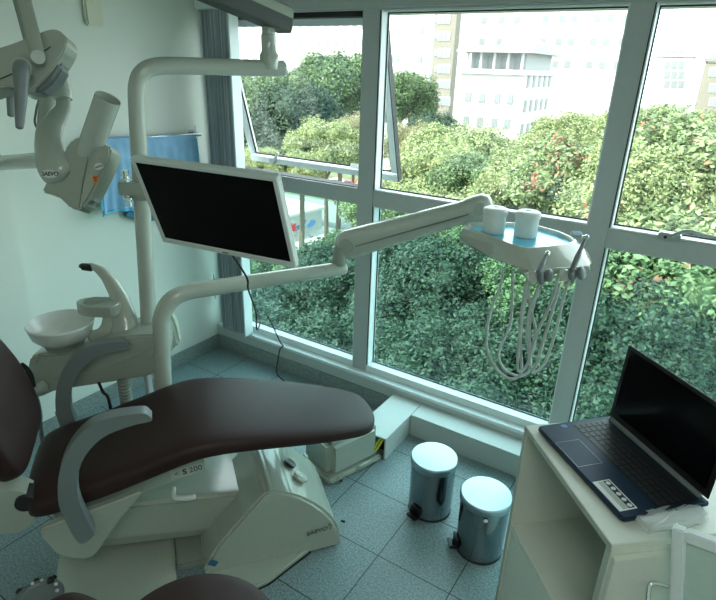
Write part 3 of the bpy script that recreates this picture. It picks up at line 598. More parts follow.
bm = B(); bx(bm, -2.6*q, 2.6*q, -3.4*q, 3.4*q, -.001, .001, mtx=frame(P(95.5, 179, DX-.046), RT*.95+UP*.2, -FW)); st = obj('warning_sticker', bm, 'orange', t, label='orange warning sticker')
bm = B(); Fq = frame(P(95.5, 179, DX-.0475), RT*.95+UP*.2, -FW)
for (sx, sy) in ((-.9, 1.3), (.9, 1.3), (0, -1.2)): bx(bm, sx*q-.5*q, sx*q+.5*q, sy*q-.9*q, sy*q+.9*q, -.0003, .0006, mtx=Fq)
obj('sticker_print', bm, 'ink', st)
bm = B(); lathe(bm, [(0, .002), (1, .002), (1, 0)], n=30, mtx=frame(P(99, 166.5, DX-.046), RT*.97+UP*.24, -FW) @ Matrix.Diagonal((4.6*q, 3.2*q, 1, 1))); lb = obj('oval_badge', bm, 'label', t)
text_obj('badge_text', 'SAEVO', 2.8*q, frame(P(99, 166.5, DX-.0482), RT*.97+UP*.24, -FW), 'ink', lb, bold=.0002)
bm = B(); cyl(bm, P(100, 159, DX-.049), P(100, 159, DX-.045), .0018); obj('indicator', bm, 'red', t)

# ================================================================ DELIVERY ARM + TRAY
p2 = P(157, 378, 2.24); e3 = P(343, 268, 2.47)
zz = P(200, 284, 2.25).z
t = thing('delivery_unit', 'cream instrument delivery unit on a long jointed arm before the window', 'delivery unit', (p2.x, p2.y, 0))
hd2 = (V((e3.x, e3.y, 0))-V((p2.x, p2.y, 0))); L2 = hd2.length; hd2.normalize(); z2 = e3.z
base2 = V((p2.x, p2.y, 0))
lt = P(160, 320, 2.15); l1 = V((lt.x, lt.y, z2-.16)); hd3 = V((e3.x-lt.x, e3.y-lt.y, 0)); L3 = hd3.length; hd3.normalize(); h3 = V((lt.x, lt.y, 0))
pth = [base2+V((0, 0, .25)), (base2+V((0, 0, .25))).lerp(l1, .5), l1, h3+V((0, 0, z2-.09))+hd3*.008, h3+V((0, 0, z2-.028))+hd3*.045, h3+V((0, 0, z2-.002))+hd3*.11, h3+V((0, 0, z2))+hd3*.22, h3+V((0, 0, z2))+hd3*(L3*.6), h3+V((0, 0, z2))+hd3*L3]
bm = B(); tube(bm, pth, [.033]*5+[.032]*2+[.031]*2, n=24, k=6); obj('support_arm', bm, 'pole', t)
bm = B(); bx(bm, -.07, .07, -.09, .09, .12, .26, b=.01, mtx=Matrix.Translation(base2) @ Matrix.Rotation(CA, 4, 'Z')); bx(bm, -.06, .06, -.06, .06, .001, .13, b=.01, mtx=Matrix.Translation(base2) @ Matrix.Rotation(CA, 4, 'Z')); obj('mounting_block', bm, 'plastic2', t)
j0 = V((e3.x, e3.y, z2))-hd2*.02
bm = B(); lathe(bm, [(.03, .02), (.034, .035), (.030, .055), (.028, .085), (.030, .1), (0, .1)], mtx=Matrix.Translation(j0)); obj('arm_joint', bm, 'plastic2', t)
A = P(352, 243, 2.44); Bq = P(470, 210, 2.22)
d = (Bq-A).normalized(); s = d.cross(V((0, 0, 1))).normalized(); u = s.cross(d)
def rr(c, w, h, n=20): return [c+s*w*math.copysign(abs(math.cos(2*PI*j/n))**.6, math.cos(2*PI*j/n))+u*h*math.copysign(abs(math.sin(2*PI*j/n))**.75, math.sin(2*PI*j/n)) for j in range(n)]
bm = B(); loft(bm, [rr(A-d*.072, .018, .020), rr(A-d*.064, .034, .042), rr(A-d*.045, .044, .058), rr(A-d*.01, .048, .066), rr(A+d*.12, .046, .060), rr(A+(Bq-A)*.55, .044, .053), rr(A+(Bq-A)*.9, .042, .047), rr(Bq+d*.0, .040, .046)]); obj('spring_arm', bm, 'pole', t, smooth=60)
bm = B(); prism(bm, [A+d*.03-u*.012, A+d*.03-u*.008, Bq-u*.006, Bq-u*.009], s*.1); bm.transform(Matrix.Translation(-s*.0495)); obj('cover_seam', bm, 'greyarm', t)
Bx = P(482, 205, 2.10)
bm = B(); loft(bm, [rr(Bq-d*.01, .042, .049), rr(Bq+d*.03, .042, .052), rr(Bq+d*.06, .040, .050), rr(Bq+d*.083, .032, .038), rr(Bq+d*.091, .02, .018)]); obj('arm_head', bm, 'pole', t, smooth=60)
sc2 = s if s.dot(CAM-Bq) > 0 else -s
bm = B(); cyl(bm, Bq+d*.045+sc2*.036, Bq+d*.045+sc2*.043, .024, n=32); obj('pivot_cap', bm, 'plastic', t)
bm = B(); cyl(bm, A-d*.012+sc2*.046, A-d*.012+sc2*.052, .032, n=32); obj('pivot_cap', bm, 'plastic', t)
ZT = 1.195
post = Bq+d*.04
bm = B(); cyl(bm, V((post.x, post.y, ZT-.045)), V((post.x, post.y, post.z-.02)), .026); obj('tray_post', bm, 'plastic2', t)
# tray body: rim outline in plan, z = ZT
rim = [Zp(463, 226, ZT), Zp(466, 222, ZT), Zp(480, 221.5, ZT), Zp(510, 222, ZT), Zp(538, 225, ZT), Zp(560, 231, ZT), Zp(576, 238, ZT), Zp(578, 241, ZT), Zp(572, 244, ZT), Zp(548, 247, ZT), Zp(526, 248.5, ZT), Zp(519, 247, ZT), Zp(490, 236.5, ZT)]
cen = sum(rim, V())/len(rim)
low = []
lowpx = [(459, 242), (464, 238), (482, 240), (512, 242), (540, 245), (566, 248), (590, 254), (593, 263), (590, 268), (560, 270), (534, 272), (524, 270), (488, 256)]
ZL = 1.135
low = [Zp(u_, v_, ZL) for u_, v_ in lowpx]
def lerp(a, b, f): return [x*(1-f)+y*f for x, y in zip(a, b)]
def shr(r_, f, dz=0): return [cen.lerp(V((p_.x, p_.y, cen.z)), f)+V((0, 0, p_.z-cen.z+dz)) for p_ in r_]
bm = B(); loft(bm, [shr(low, .80, -.012), shr(low, .92, -.008), shr(low, .985, 0), [V(p_) for p_ in lerp(low, rim, .12)], lerp(low, rim, .8), shr(rim, 1.0, -.004), shr(rim, .975, 0), shr(rim, .93, 0), shr(rim, .915, -.004), shr(rim, .90, -.016)], cap=True); obj('tray_body', bm, 'pole', t, smooth=35)
bm = B(); prism(bm, [V((p_.x, p_.y, ZT-.0155)) for p_ in shr(rim, .885)], (0, 0, .0025)); tl_ = obj('tray_liner', bm, 'trayblue', t, label='light blue glossy liner')
# control pad at right and side fin, front mark
Fh = frame(Zp(577, 233, ZT+.012), RT, (-FW+UP).normalized()); bm = B(); bx(bm, -.022, .022, -.018, .018, -.012, 0, b=.006, mtx=Fh); kp = obj('control_pad', bm, 'pole', t)
bm = B(); bx(bm, -.014, .014, -.010, .006, -.001, .0006, b=.0004, mtx=Fh); obj('pad_membrane', bm, 'cloth', kp)
fa, fb = V(lerp(low, rim, .45)[11]), V(lerp(low, rim, .45)[8])
# front facing maker mark
fx = (fb-fa).normalized(); fz = fx.cross(V((0, 0, 1))).normalized(); fz = fz if fz.dot(CAM-fa) > 0 else -fz
mk = P(555, 253, (fa.lerp(fb, .5)-CAM).dot(FW)-.01)
# left side leaf-shaped recess panel
bm = B(); prism(bm, outline([P(u_, v_, 1.99+dd) for u_, v_, dd in [(461, 236, .03), (478, 240, .01), (500, 247, -.03), (515, 255, -.06), (524, 266, -.08), (505, 261, -.05), (480, 251, 0)]], 4), FW*.035, b=.004); obj('side_panel', bm, 'plastic', t)
# instrument holders
hold = [(532.5, 277, 1, 7), (542, 277.5, 0, 7.5), (549.5, 275.5, 0, 7), (564, 275, 1, 6.5), (573, 274, 0, 7.5), (582, 273, 0, 7)]
DT = 1.86
for k, (u_, v_, w_, r_) in enumerate(hold):
    Dk = 1.83
    bm = B(); c0 = P(u_, v_, Dk-.01); axd = (RT*.75-FW*.6).normalized() if not w_ else (RT*.3-FW*.95).normalized()
    lathe(bm, [(0, .009), (r_*PX*Dk*.7, .009), (r_*PX*Dk*.98, .004), (r_*PX*Dk, -.004), (r_*PX*Dk*.8, -.010), (0, -.010)], n=28, mtx=frame(c0, UP, axd)); obj('instrument_holder', bm, 'pole' if w_ else 'greyarm', t, label='cream' if w_ else 'dark grey')
bm = B(); tube(bm, [P(520, 269, 1.87), P(545, 271, 1.865), P(588, 269, 1.86)], .011, n=12); obj('holder_rail', bm, 'plastic', t)

# jars on the tray
def jar(u_, v_, lab):
    c = Zp(u_, v_, ZT-.0128); g = thing('lidded_jar', lab, 'jar', c, 0, 'white jars on the instrument tray')
    bm = B(); lathe(bm, [(0, 0), (.039, 0), (.0415, .003), (.042, .01), (.0415, .070), (0, .070)], n=40); obj('jar_body', bm, 'jar', g, world=False)
    bm = B(); lathe(bm, [(.040, .067), (.0445, .069), (.0455, .073), (.0455, .086), (.043, .091), (.034, .095), (.012, .096), (.009, .093), (0, .093)], n=40); obj('lid', bm, 'jar', g, world=False)
jar(493, 232, 'white lidded plastic jar on the tray, the one nearer the arm joint'); jar(525, 236, 'white lidded plastic jar at the middle of the tray, right of its twin')

# handpieces
def hand(tip, root, lab, Dk, head):
    g = thing('handpiece', lab, 'handpiece', P(*root, Dk), 0, 'handpieces in the tray holders')
    a, b = P(*tip, Dk+.03), P(*root, Dk-.012)
    dd = (a-b).normalized()
    bm = B(); tube(bm, [b, b.lerp(a, .35), b.lerp(a, .75), a], [.0085, .0095, .0065, .0055], n=16, k=4); obj('grip', bm, 'greyarm', g)
    bm = B()
    if head: tube(bm, [a-dd*.004, a+dd*.006], .0085, n=16); tube(bm, [a+dd*.004, a+dd*.014], .0022, n=8)
    else: tube(bm, [a-RT*.008, a+RT*.006+UP*.004], .008, n=14)
    obj('head', bm, 'chrome', g)
hand((547, 254), (538.5, 272), 'short grey handpiece with silver tip standing in the left holder', 1.80, True)
hand((585.5, 238), (572, 270), 'long grey handpiece leaning right in the right holder', 1.80, False)

# instrument hoses
def hose(pts, lab, Ds):
    pp = [(455+x/4.593, 260+y/4.593) for x, y in pts]; n = len(pp)
    path = [P(x, y, Ds[0]*(1-i/(n-1))+Ds[1]*i/(n-1)+.05*math.sin(PI*i/(n-1))) for i, (x, y) in enumerate(pp)]
    bm = B(); tube(bm, path, .0052, n=10, k=5); o = obj('instrument_hose', bm, 'hose'); tag(o, lab, 'hose', 'hoses hanging in loops under the tray')
hose([(220, 42), (217, 75), (205, 130), (165, 230), (145, 340), (150, 420), (190, 500), (250, 545), (298, 530), (306, 480), (301, 400), (305, 300), (320, 200), (338, 120), (350, 85)], 'thin grey hose hanging in the widest loop, furthest left under the tray', (1.93, 1.83))
hose([(265, 45), (264, 120), (262, 200), (253, 300), (215, 380), (200, 440), (225, 500), (290, 533), (335, 515), (347, 470), (336, 400), (331, 300), (350, 210), (372, 150), (392, 85)], 'thin grey hose whose loop bulges left just inside the widest loop', (1.95, 1.83))
hose([(332, 60), (335, 120), (345, 210), (362, 280), (371, 330), (362, 400), (338, 465), (318, 502), (300, 512), (288, 500), (290, 430), (298, 330), (312, 200), (330, 100)], 'thin grey hose with a short kink in the middle of the bunch', (1.86, 1.83))
hose([(470, 80), (460, 140), (430, 220), (380, 330), (347, 430), (345, 480), (368, 512), (408, 480), (440, 400), (470, 300), (495, 190), (518, 110), (535, 70)], 'thin grey hose looping furthest right under the tray', (1.85, 1.83))
hose([(430, 60), (400, 110), (370, 170), (348, 260), (340, 330), (342, 390), (340, 450), (346, 485), (360, 498), (378, 470), (400, 390), (440, 260), (480, 120)], 'thin grey hose hanging straightest at the centre of the bunch', (1.86, 1.83))

# ================================================================ MONITOR
w, h = .545, .335; mc = V((1.1947, -1.0660, 1.2886))
MM = Matrix.Translation(mc) @ Matrix.Rotation(math.radians(9.51), 4, 'Z') @ Matrix.Rotation(math.radians(20.37), 4, 'X') @ Matrix.Rotation(math.radians(1.07), 4, 'Y')
t = thing('monitor', 'switched-off flat monitor in a white frame clamped to the tall pole', 'monitor', mc)
bm = B(); bb = .016
for a_ in ((-w/2, w/2, -h/2, -h/2+.021), (-w/2, w/2, h/2-bb, h/2), (-w/2, -w/2+bb, -h/2+.021, h/2-bb), (w/2-bb, w/2, -h/2+.021, h/2-bb)): bx(bm, a_[0], a_[1], 0, .022, a_[2], a_[3], b=.002, mtx=MM)
obj('bezel', bm, 'jar', t, label='white frame')
bm = B(); bx(bm, -w/2+bb-.002, w/2-bb+.002, .004, .012, -h/2+.019, h/2-bb+.002, mtx=MM); obj('screen', bm, 'screen', t)
bm = B(); bx(bm, -w/2+.002, w/2-.002, .020, .032, -h/2+.002, h/2-.002, b=.004, mtx=MM); bx(bm, -.14, .14, .03, .06, -.10, .10, b=.01, mtx=MM); obj('back_cover', bm, 'jar', t)
bm = B(); bx(bm, -.012, .012, -.0008, .0, -h/2+.007, -h/2+.011, mtx=MM @ Matrix.Translation(V((.0, 0, 0)))); obj('maker_mark', bm, 'ink', t)
# bracket: clamp on the pole and link to the monitor back
zc = P(132, 188, 2.12).z; pc = bs_.lerp(tp_, (zc-bs_.z)/(tp_.z-bs_.z))
mb = MM @ V((-.05, .06, 0))
bm = B(); bx(bm, -.05, .05, -.045, .045, -.028, .028, b=.008, mtx=Matrix.Translation(pc+V((.0, 0, 0))) @ Matrix.Rotation(math.atan2(RT0.y, RT0.x), 4, 'Z')); cl = obj('pole_clamp', bm, 'plastic', t)
pb = P(127, 188, (pc-CAM).dot(FW)-.055)
for sg in (1, -1): bm = B(); cyl(bm, pb+V((0, 0, .02*sg)), pb+V((0, 0, .058*sg)), .009); cyl(bm, pb+V((0, 0, .034*sg)), pb+V((0, 0, .040*sg)), .018); cyl(bm, pb+V((0, 0, .05*sg)), pb+V((0, 0, .064*sg)), .013); obj('clamp_bolt', bm, 'chrome', cl)
bm = B(); bx(bm, -.045, .12, -.02, .02, -.024, .024, b=.004, mtx=frame(pb+RT0*.02, RT0, V((0, 0, 1)))); tube(bm, [pc, pc.lerp(mb, .5)+V((0, 0, -.03)), mb], .018, n=14); obj('link_arm', bm, 'plastic', t)
# cable of the monitor
bm = B(); y0 = -.012
tube(bm, [MM @ V((-.02, .034, -h/2+.01)), P(246, 276, 1.87), P(248, 288, 1.95), P(252, 300, 2.1), P(256, 312, 2.3), P(257.5, 330, 2.6), V((.48, -.06, .38)), V((.545, -.015, .20)), V((.567, -.012, .173)), V((.55, -.022, .150)), V((.535, -.03, .06)), V((.54, -.05, .008)), V((.60, -.09, .006)), V((.72, -.13, .006)), V((.86, -.17, .006))], .0035, n=8, k=6)
tag(obj('monitor_cable', bm, 'blackmatte'), 'thin black cable dropping from the monitor over the sill to the floor', 'cable')

# ================================================================ PEDAL BINS
def bin_(c, lab, rot):
    g = thing('pedal_bin', lab, 'bin', (c.x, c.y, 0), rot, 'steel pedal bins on the tiles')
    bm = B(); lathe(bm, [(0, .004), (.088, .004), (.088, .012), (.0905, .012), (.0925, .235), (.0925, .238), (0, .238)], n=56); obj('bin_body', bm, 'steel', g, world=False)
    bm = B(); lathe(bm, [(0, 0), (.091, 0), (.0915, .006), (.089, .013)], n=56); obj('base_ring', bm, 'blackmatte', g, world=False)
    bm = B(); lathe(bm, [(.094, .236), (.0965, .240), (.0975, .260), (.0965, .266), (.093, .270), (.060, .2735), (.0, .275)], n=56); obj('lid', bm, 'steellid', g, world=False)
    bm = B(); bx(bm, -.022, .022, -.116, -.080, .008, .022, b=.004); prism(bm, [V((-.024, -.088, .02)), (.024, -.088, .02), (.026, -.090, .058), (0, -.088, .066), (-.026, -.090, .058)], (0, -.012, 0), b=.003); bx(bm, -.026, .026, -.124, -.104, .014, .026, b=.004)
    obj('pedal', bm, 'black', g, world=False)
    bm = B(); bx(bm, -.020, .020, .090, .102, .215, .262, b=.004); obj('hinge', bm, 'black', g, world=False)
    return g
c1 = Zp(434.5, 456, .27); c2 = Zp(486.5, 493, .27)
def prot(c, u_, v_): q_ = Zp(u_, v_, .03); return math.atan2(q_.y-c.y, q_.x-c.x)+PI/2
bin_(c1, 'steel pedal bin nearer the white box ledge, left of its twin', prot(c1, 417, 511))
b2 = bin_(c2, 'steel pedal bin beside the cabinet with a small white clip under the lid rim', prot(c2, 458, 541))
q_ = c2+V((CAM.x-c2.x, CAM.y-c2.y, 0)).normalized()*.098
bm = B(); bx(bm, -.008, .008, -.004, .004, -.008, .006, b=.003, mtx=frame(V((q_.x+.012, q_.y, .230)), RT0, V((0, 0, 1)))); obj('liner_clip', bm, 'label', b2, label='small white clip')

# ================================================================ CABINET, LAPTOP, PACKET
A0, B0 = V((2.221, -.82, 0)), V((2.532, -1.166, 0))
cx_ = (B0-A0).normalized(); cy_ = V((-cx_.y, cx_.x, 0)); ang = math.atan2(cx_.y, cx_.x); LW = (B0-A0).length; ZW = .75; DP = .62
t = thing('counter_cabinet', 'white laminate cabinet carrying the laptop, with an open shelf in its left side', 'cabinet', A0, ang)
# local x: A->B (0..LW), y: depth (away to the right), z
tk = .018
bm = B(); bx(bm, 0, LW, 0, DP, ZW-tk, ZW, b=.0015); obj('worktop', bm, 'cabinet', t, world=False)
bm = B(); bx(bm, 0, tk, .002, DP-.01, 0, ZW-tk, b=.001); obj('side_panel', bm, 'cabinet', t, world=False)
bm = B(); bx(bm, LW-tk, LW, .002, DP-.01, 0, ZW-tk-.0, b=.001); obj('side_panel', bm, 'cabinet', t, world=False)
bm = B(); bx(bm, tk, LW-tk, .002, .006, ZW-tk-.001, ZW-tk); bx(bm, .0, LW, -.0012, 0, ZW-tk+.001, ZW-.001); bx(bm, LW-tk, LW, -.0012+.002, .002, 0, ZW-tk); bx(bm, 0, .012, .0008, .002, 0, ZW-tk); obj('edge_banding', bm, 'cabedge', t, world=False)
ZS = .372
bm = B(); bx(bm, tk, LW-tk, .004, DP-.02, ZS-tk, ZS, b=.001); obj('shelf', bm, 'cabinet', t, world=False)
bm = B(); bx(bm, tk, LW-tk, DP-.03, DP-.012, .05, ZW-tk); obj('back_panel', bm, 'cabinet', t, world=False)
bm = B(); bx(bm, tk+.001, LW-tk-.001, .006, .022, .012, ZS-tk-.006, b=.001); obj('door', bm, 'cabinet', t, world=False)
bm = B(); bx(bm, LW+.0005, LW+.0155, .006, DP-.02, .02, ZW-tk-.014, b=.0015); obj('drawer_front', bm, 'cabinet', t, world=False)
# open framed glass door standing toward the camera at the right
ZG = .82
ga = Zp(680, 527, ZG); gb = Zp(716, 545, ZG); gx = (gb-ga); gx.z = 0; gx.normalize()
G0_ = frame(V((ga.x, ga.y, 0)), gx, V((0, 0, 1))); GW, GB = .42, .42
G = G0_ @ Matrix.Translation(V((0, 0, ZG))) @ Matrix.Rotation(math.radians(-11), 4, 'Y') @ Matrix.Translation(V((0, 0, -ZG)))
t2 = thing('glass_door_cabinet', 'white framed glass cabinet front at the lower right corner of the photo', 'glass cabinet', (ga.x, ga.y, 0))
bm = B(); bx(bm, -.014, .014, -.012, .012, GB, ZG, b=.004, mtx=G); bx(bm, .014, GW, -.012, .012, ZG-.028, ZG, b=.003, mtx=G); bx(bm, .014, GW, -.012, .012, GB, GB+.03, b=.003, mtx=G); bx(bm, GW-.0, GW+.028, -.012, .012, GB, ZG, b=.003, mtx=G); gd = obj('door_frame', bm, 'aluwhite', t2)
bm = B(); bx(bm, .014, GW, -.002, .003, GB+.03, ZG-.028, mtx=G); obj('glass_panel', bm, 'frost', t2, label='pale greenish frosted glass')
bm = B(); bx(bm, -.02, GW+.06, -.05, .12, 0, GB+.012, b=.003, mtx=G0_ @ Matrix.Translation(V((.08, 0, 0)))); obj('carcass', bm, 'cabinet', t2)
hp0 = P(667, 588, (V((ga.x, ga.y, .6))-CAM).dot(FW)+.01)
bm = B(); Dh = (V((ga.x, ga.y, .75))-CAM).dot(FW)-.01
tube(bm, [P(668, 586, Dh), P(660, 584, Dh), P(653, 583, Dh), P(649.5, 586, Dh), P(648, 598, Dh), P(646, 618, Dh), P(644, 645, Dh), P(648, 652, Dh), P(662, 655, Dh)], .0055, n=12, k=5); obj('door_handle', bm, 'chrome', t2, label='chrome handle')

# laptop
FL, FRr, BL = Zp(537, 427, .765), Zp(623, 520, .765), Zp(613, 419.5, .772)
lx = (FRr-FL); lx.z = 0; LWd = .381; lx.normalize(); ly = V((-lx.y, lx.x, 0)); LD = .252
t = thing('laptop', 'open dark blue laptop with black screen standing on the white cabinet', 'laptop', (FL.x, FL.y, ZW+.0005), math.atan2(lx.y, lx.x))
bm = B(); prism(bm, [V((.012, 0, .004)), (LWd-.012, 0, .004), (LWd-.003, .003, .004), (LWd, .012, .004), (LWd, LD, .004), (0, LD, .004), (0, .012, .004), (.003, .003, .004)], (0, 0, .015), b=.003); base = obj('base', bm, 'navy', t, world=False)
for x in (.03, LWd-.03):
    for y in (.02, LD-.02):
        bm = B(); bx(bm, x-.012, x+.012, y-.004, y+.004, 0, .0045); obj('rubber_foot', bm, 'blackmatte', t, world=False)
bm = B(); bx(bm, .016, LWd-.012, .108, LD-.026, .0185, .0193); kb = obj('keyboard', bm, 'black', t, world=False)
for r_ in range(6):
    nk = 16; y = .111+r_*.0185; x = .020; wtot = LWd-.036; kh = .0155 if r_ < 5 else .0105
    for c_ in range(nk):
        kw = wtot/nk
        if r_ == 0 and 3 <= c_ <= 7:
            if c_ == 3: bm = B(); bx(bm, x+kw*3+.001, x+kw*8-.001, y, y+kh, .0193, .0205, b=.0008); obj('key', bm, 'key', kb, world=False)
            continue
        bm = B(); bx(bm, x+kw*c_+.001, x+kw*(c_+1)-.001, y, y+kh, .0193, .0205, b=.0008); obj('key', bm, 'key', kb, world=False)
bm = B(); x0, x1, y0, y1 = .086, .192, .006, .083
bx(bm, x0, x1, y0, y1, .0188, .0194); tp = obj('touchpad', bm, 'navy', t, world=False)
bm = B(); e_ = .0006
for a_ in ((x0, x1, y0, y0+e_), (x0, x1, y1-e_, y1), (x0, x0+e_, y0, y1), (x1-e_, x1, y0, y1)): bx(bm, a_[0], a_[1], a_[2], a_[3], .0190, .0197)
obj('chrome_edge', bm, 'hinge', tp, world=False)
bm = B(); bx(bm, .012, .026, .070, .088, .0188, .0193); obj('corner_sticker', bm, 'bluep', t, world=False, label='small blue sticker')
bm = B(); bx(bm, .252, .358, .007, .058, .0188, .0193, b=.0002); st = obj('spec_sticker', bm, 'label', t, world=False, label='white specification sticker')
bm = B()
bx(bm, .256, .354, .036, .054, .0193, .0195)
sp_ = obj('sticker_print', bm, 'ink', st, world=False)
for k in range(5): bm = B(); lathe(bm, [(0, .0003), (.0062, .0003), (.0062, 0)], n=14, mtx=Matrix.Translation(V((.265+k*.020, .045, .0195)))); o_ = obj('printed_icon', bm, 'label', st, world=False)
bm = B(); bx(bm, .256, .354, .020, .034, .0193, .0195); obj('sticker_band', bm, 'hose', st, world=False)
tlx = P(628, 345, 1.0)
best = None
for i in range(-60, 81):
    th = math.radians(i)
    hgt = .247; q3 = FL+lx*0+ly*(LD-.006)+V((0, 0, ZW+.022-FL.z)); q3 = q3+(V((0, 0, 1))*math.cos(th)+ly*math.sin(th))*hgt
    dd = q3-CAM; zz_ = dd.dot(FW); u_, v_ = 358+FPX*dd.dot(RT)/zz_, 300-FPX*dd.dot(UP)/zz_
    er = (u_-628)**2+(v_-345)**2
    if best is None or er < best[0]: best = (er, i, u_, v_)
print('LAPTOP', best)
th = math.radians(best[1])
SM = Matrix.Translation(V((0, LD-.006, .020))) @ Matrix.Rotation(-th, 4, 'X')
SH = .247
bm = B(); bx(bm, .004, LWd-.004, 0, .0055, .004, SH, b=.002, mtx=SM); ld = obj('screen_lid', bm, 'black', t, world=False)
bm = B(); bx(bm, .018, LWd-.018, -.0008, .0002, .026, SH-.012, mtx=SM); obj('screen', bm, 'gloss', ld, world=False)
bm = B(); bx(bm, .018, LWd-.018, -.012, .0, -.004, .008, b=.002, mtx=SM); obj('hinge_bar', bm, 'hinge', t, world=False, label='silver hinge bar')
bm = B(); bx(bm, LWd/2-.002, LWd/2+.002, -.0012, -.0006, SH-.009, SH-.006, mtx=SM); obj('camera_dot', bm, 'chrome', ld, world=False)

# plastic-wrapped packet
pq = Zp(668, 522, ZW)
t = thing('plastic_packet', 'crumpled clear plastic packet of printed white pouches beside the laptop', 'packet', (pq.x, pq.y, ZW+.0005))
cs = [Zp(630, 517, ZW), Zp(646, 534, ZW), Zp(652, 534, ZW), Zp(702, 525, ZW), Zp(707, 518, ZW), Zp(697, 508, ZW), Zp(680, 510, ZW), Zp(640, 513, ZW)]
def pk(scale, dz, amp, seedv):
    bm = B(); cc = sum(cs, V())/len(cs); rings = []
    oc = outline([cc+(p_-cc)*scale for p_ in cs], 6)
    for f, z in ((.96, .001), (1, .005), (.98, .012), (.9, .017), (.7, .019), (.45, .020), (.2, .021), (.03, .020)):
        rings.append([V((cc.x+(p_.x-cc.x)*f, cc.y+(p_.y-cc.y)*f, ZW+.0005+z*dz+(amp*noise.noise(V((p_.x*60*f, p_.y*60*f, seedv))) if z > .004 else 0))) for p_ in oc])
    loft(bm, rings); return bm
obj('pouch_stack', pk(.80, .75, .001, 1), 'label', t)
pm = bpy.data.materials.new('clear_film'); pm.use_nodes = True; nt = pm.node_tree; b_ = nt.nodes['Principled BSDF']; trn = nt.nodes.new('ShaderNodeBsdfTransparent'); mx = nt.nodes.new('ShaderNodeMixShader'); mx.inputs[0].default_value = .38
b_.inputs['Base Color'].default_value = (.75, .8, .8, 1); b_.inputs['Roughness'].default_value = .08
nt.links.new(trn.outputs[0], mx.inputs[1]); nt.links.new(b_.outputs[0], mx.inputs[2]); nt.links.new(mx.outputs[0], nt.nodes['Material Output'].inputs[0]); M['film'] = pm
obj('plastic_wrap', pk(1.0, 1.0, .007, 5), 'film', t, smooth=20, label='clear crumpled film')
for (u_, v_, m_) in ((643, 515, 'red'), (648, 519, 'green'), (651, 522, 'orange'), (653, 525, 'bluep'), (690, 511, 'red')):
    bm = B(); bx(bm, -.003, .003, -.0015, .0015, -.0003, .0003, mtx=Matrix.Translation(Zp(u_, v_, ZW+.0185)) @ Matrix.Rotation(ang+.5, 4, 'Z')); obj('print_mark', bm, m_, t)

# ================================================================ STOOL + FOOT CONTROL
sc_ = V((1.775, -1.755, 0))
t = thing('operator_stool', 'brown padded operator stool at the bottom edge of the photo', 'stool', sc_, 0)
bm = B(); lathe(bm, [(0, -.07), (.175, -.07), (.205, -.055), (.212, -.03), (.205, -.01), (.175, .0), (0, .004)], n=48, mtx=Matrix.Translation(V((0, 0, .50)))); obj('seat', bm, 'brown', t, world=False)
bm = B(); cyl(bm, V((0, 0, .10)), V((0, 0, .43)), .028); obj('gas_column', bm, 'chrome', t, world=False)
for k in range(5):
    a_ = k*2*PI/5; bm = B(); tube(bm, [V((0, 0, .10)), V((math.cos(a_)*.24, math.sin(a_)*.24, .065))], [.024, .015], n=10); lg = obj('leg', bm, 'blackmatte', t, world=False)
    bm = B(); cyl(bm, V((math.cos(a_)*.24-.01, math.sin(a_)*.24, .026)), V((math.cos(a_)*.24+.01, math.sin(a_)*.24, .026)), .026); obj('castor', bm, 'blackmatte', lg, world=False)
bp = [Zp(45, 606, .62), Zp(55, 597, .62), Zp(68, 593, .62), Zp(82, 596, .62), Zp(94, 604, .62)]
bm = B(); ctr = Zp(70, 640, .62); rr_ = (Zp(70, 592, .62)-ctr).length
tube(bm, [Zp(40, 634, .58), Zp(50, 617, .58), Zp(68, 610, .58), Zp(86, 613, .58), Zp(104, 624, .58)], [.02, .032, .036, .032, .02], n=16); obj('back_pad', bm, 'brown', t)
bm = B(); tube(bm, [Zp(80, 606, .58), Zp(80, 640, .50), sc_+V((-.10, -.06, .42)), sc_+V((0, 0, .41))], .012, n=10); obj('back_bracket', bm, 'chrome', t)
fc = Zp(38, 597, .04)
t = thing('foot_control', 'round grey foot control with studs on the floor beside the chair platform', 'foot control', (fc.x, fc.y, 0))
bm = B(); lathe(bm, [(0, 0), (.080, 0), (.084, .01), (.080, .035), (.070, .046), (.05, .050), (.045, .045), (0, .045)], n=44, mtx=Matrix.Translation(V((fc.x, fc.y, 0)))); obj('housing', bm, 'greyarm', t)
bm = B(); lathe(bm, [(.083, .004), (.091, .006), (.093, .02), (.086, .03), (.078, .036)], n=44, mtx=Matrix.Translation(V((fc.x, fc.y, 0)))); obj('rim_guard', bm, 'chrome', t)
for k in range(10):
    a_ = k*2*PI/10+.2; bm = B(); bmesh.ops.create_uvsphere(bm, u_segments=12, v_segments=8, radius=.010, matrix=Matrix.Translation(V((fc.x+.092*math.cos(a_), fc.y+.092*math.sin(a_), .024)))); obj('stud', bm, 'black', t)
for k in range(5):
    a_ = .9+k*.5; bm = B(); bmesh.ops.create_uvsphere(bm, u_segments=12, v_segments=8, radius=.006 if k != 2 else .014, matrix=Matrix.Translation(V((fc.x+.060*math.cos(a_), fc.y+.060*math.sin(a_), .050)))); obj('button', bm, 'black' if k == 2 else 'label', t)

# ================================================================ OUTSIDE
GZ = -20.0
bm = B(); bx(bm, -140, 80, 1.2, 260, GZ-1, GZ); o = struct('ground', bm, 'ground')
bm = B(); bx(bm, -120, 60, 62, 76, GZ, GZ+.05); o = obj('street', bm, 'asphalt'); o['kind'] = 'structure'; o.name = 'ground_street'
bm = B(); bx(bm, -120, 60, 44, 62, GZ, GZ+.07); o = obj('ground_pavement', bm, 'pave'); o['kind'] = 'structure'
bm = B(); bx(bm, -4, 8, .36, 1.3, GZ, -1.1); o = struct('wall_exterior', bm, 'concrete')

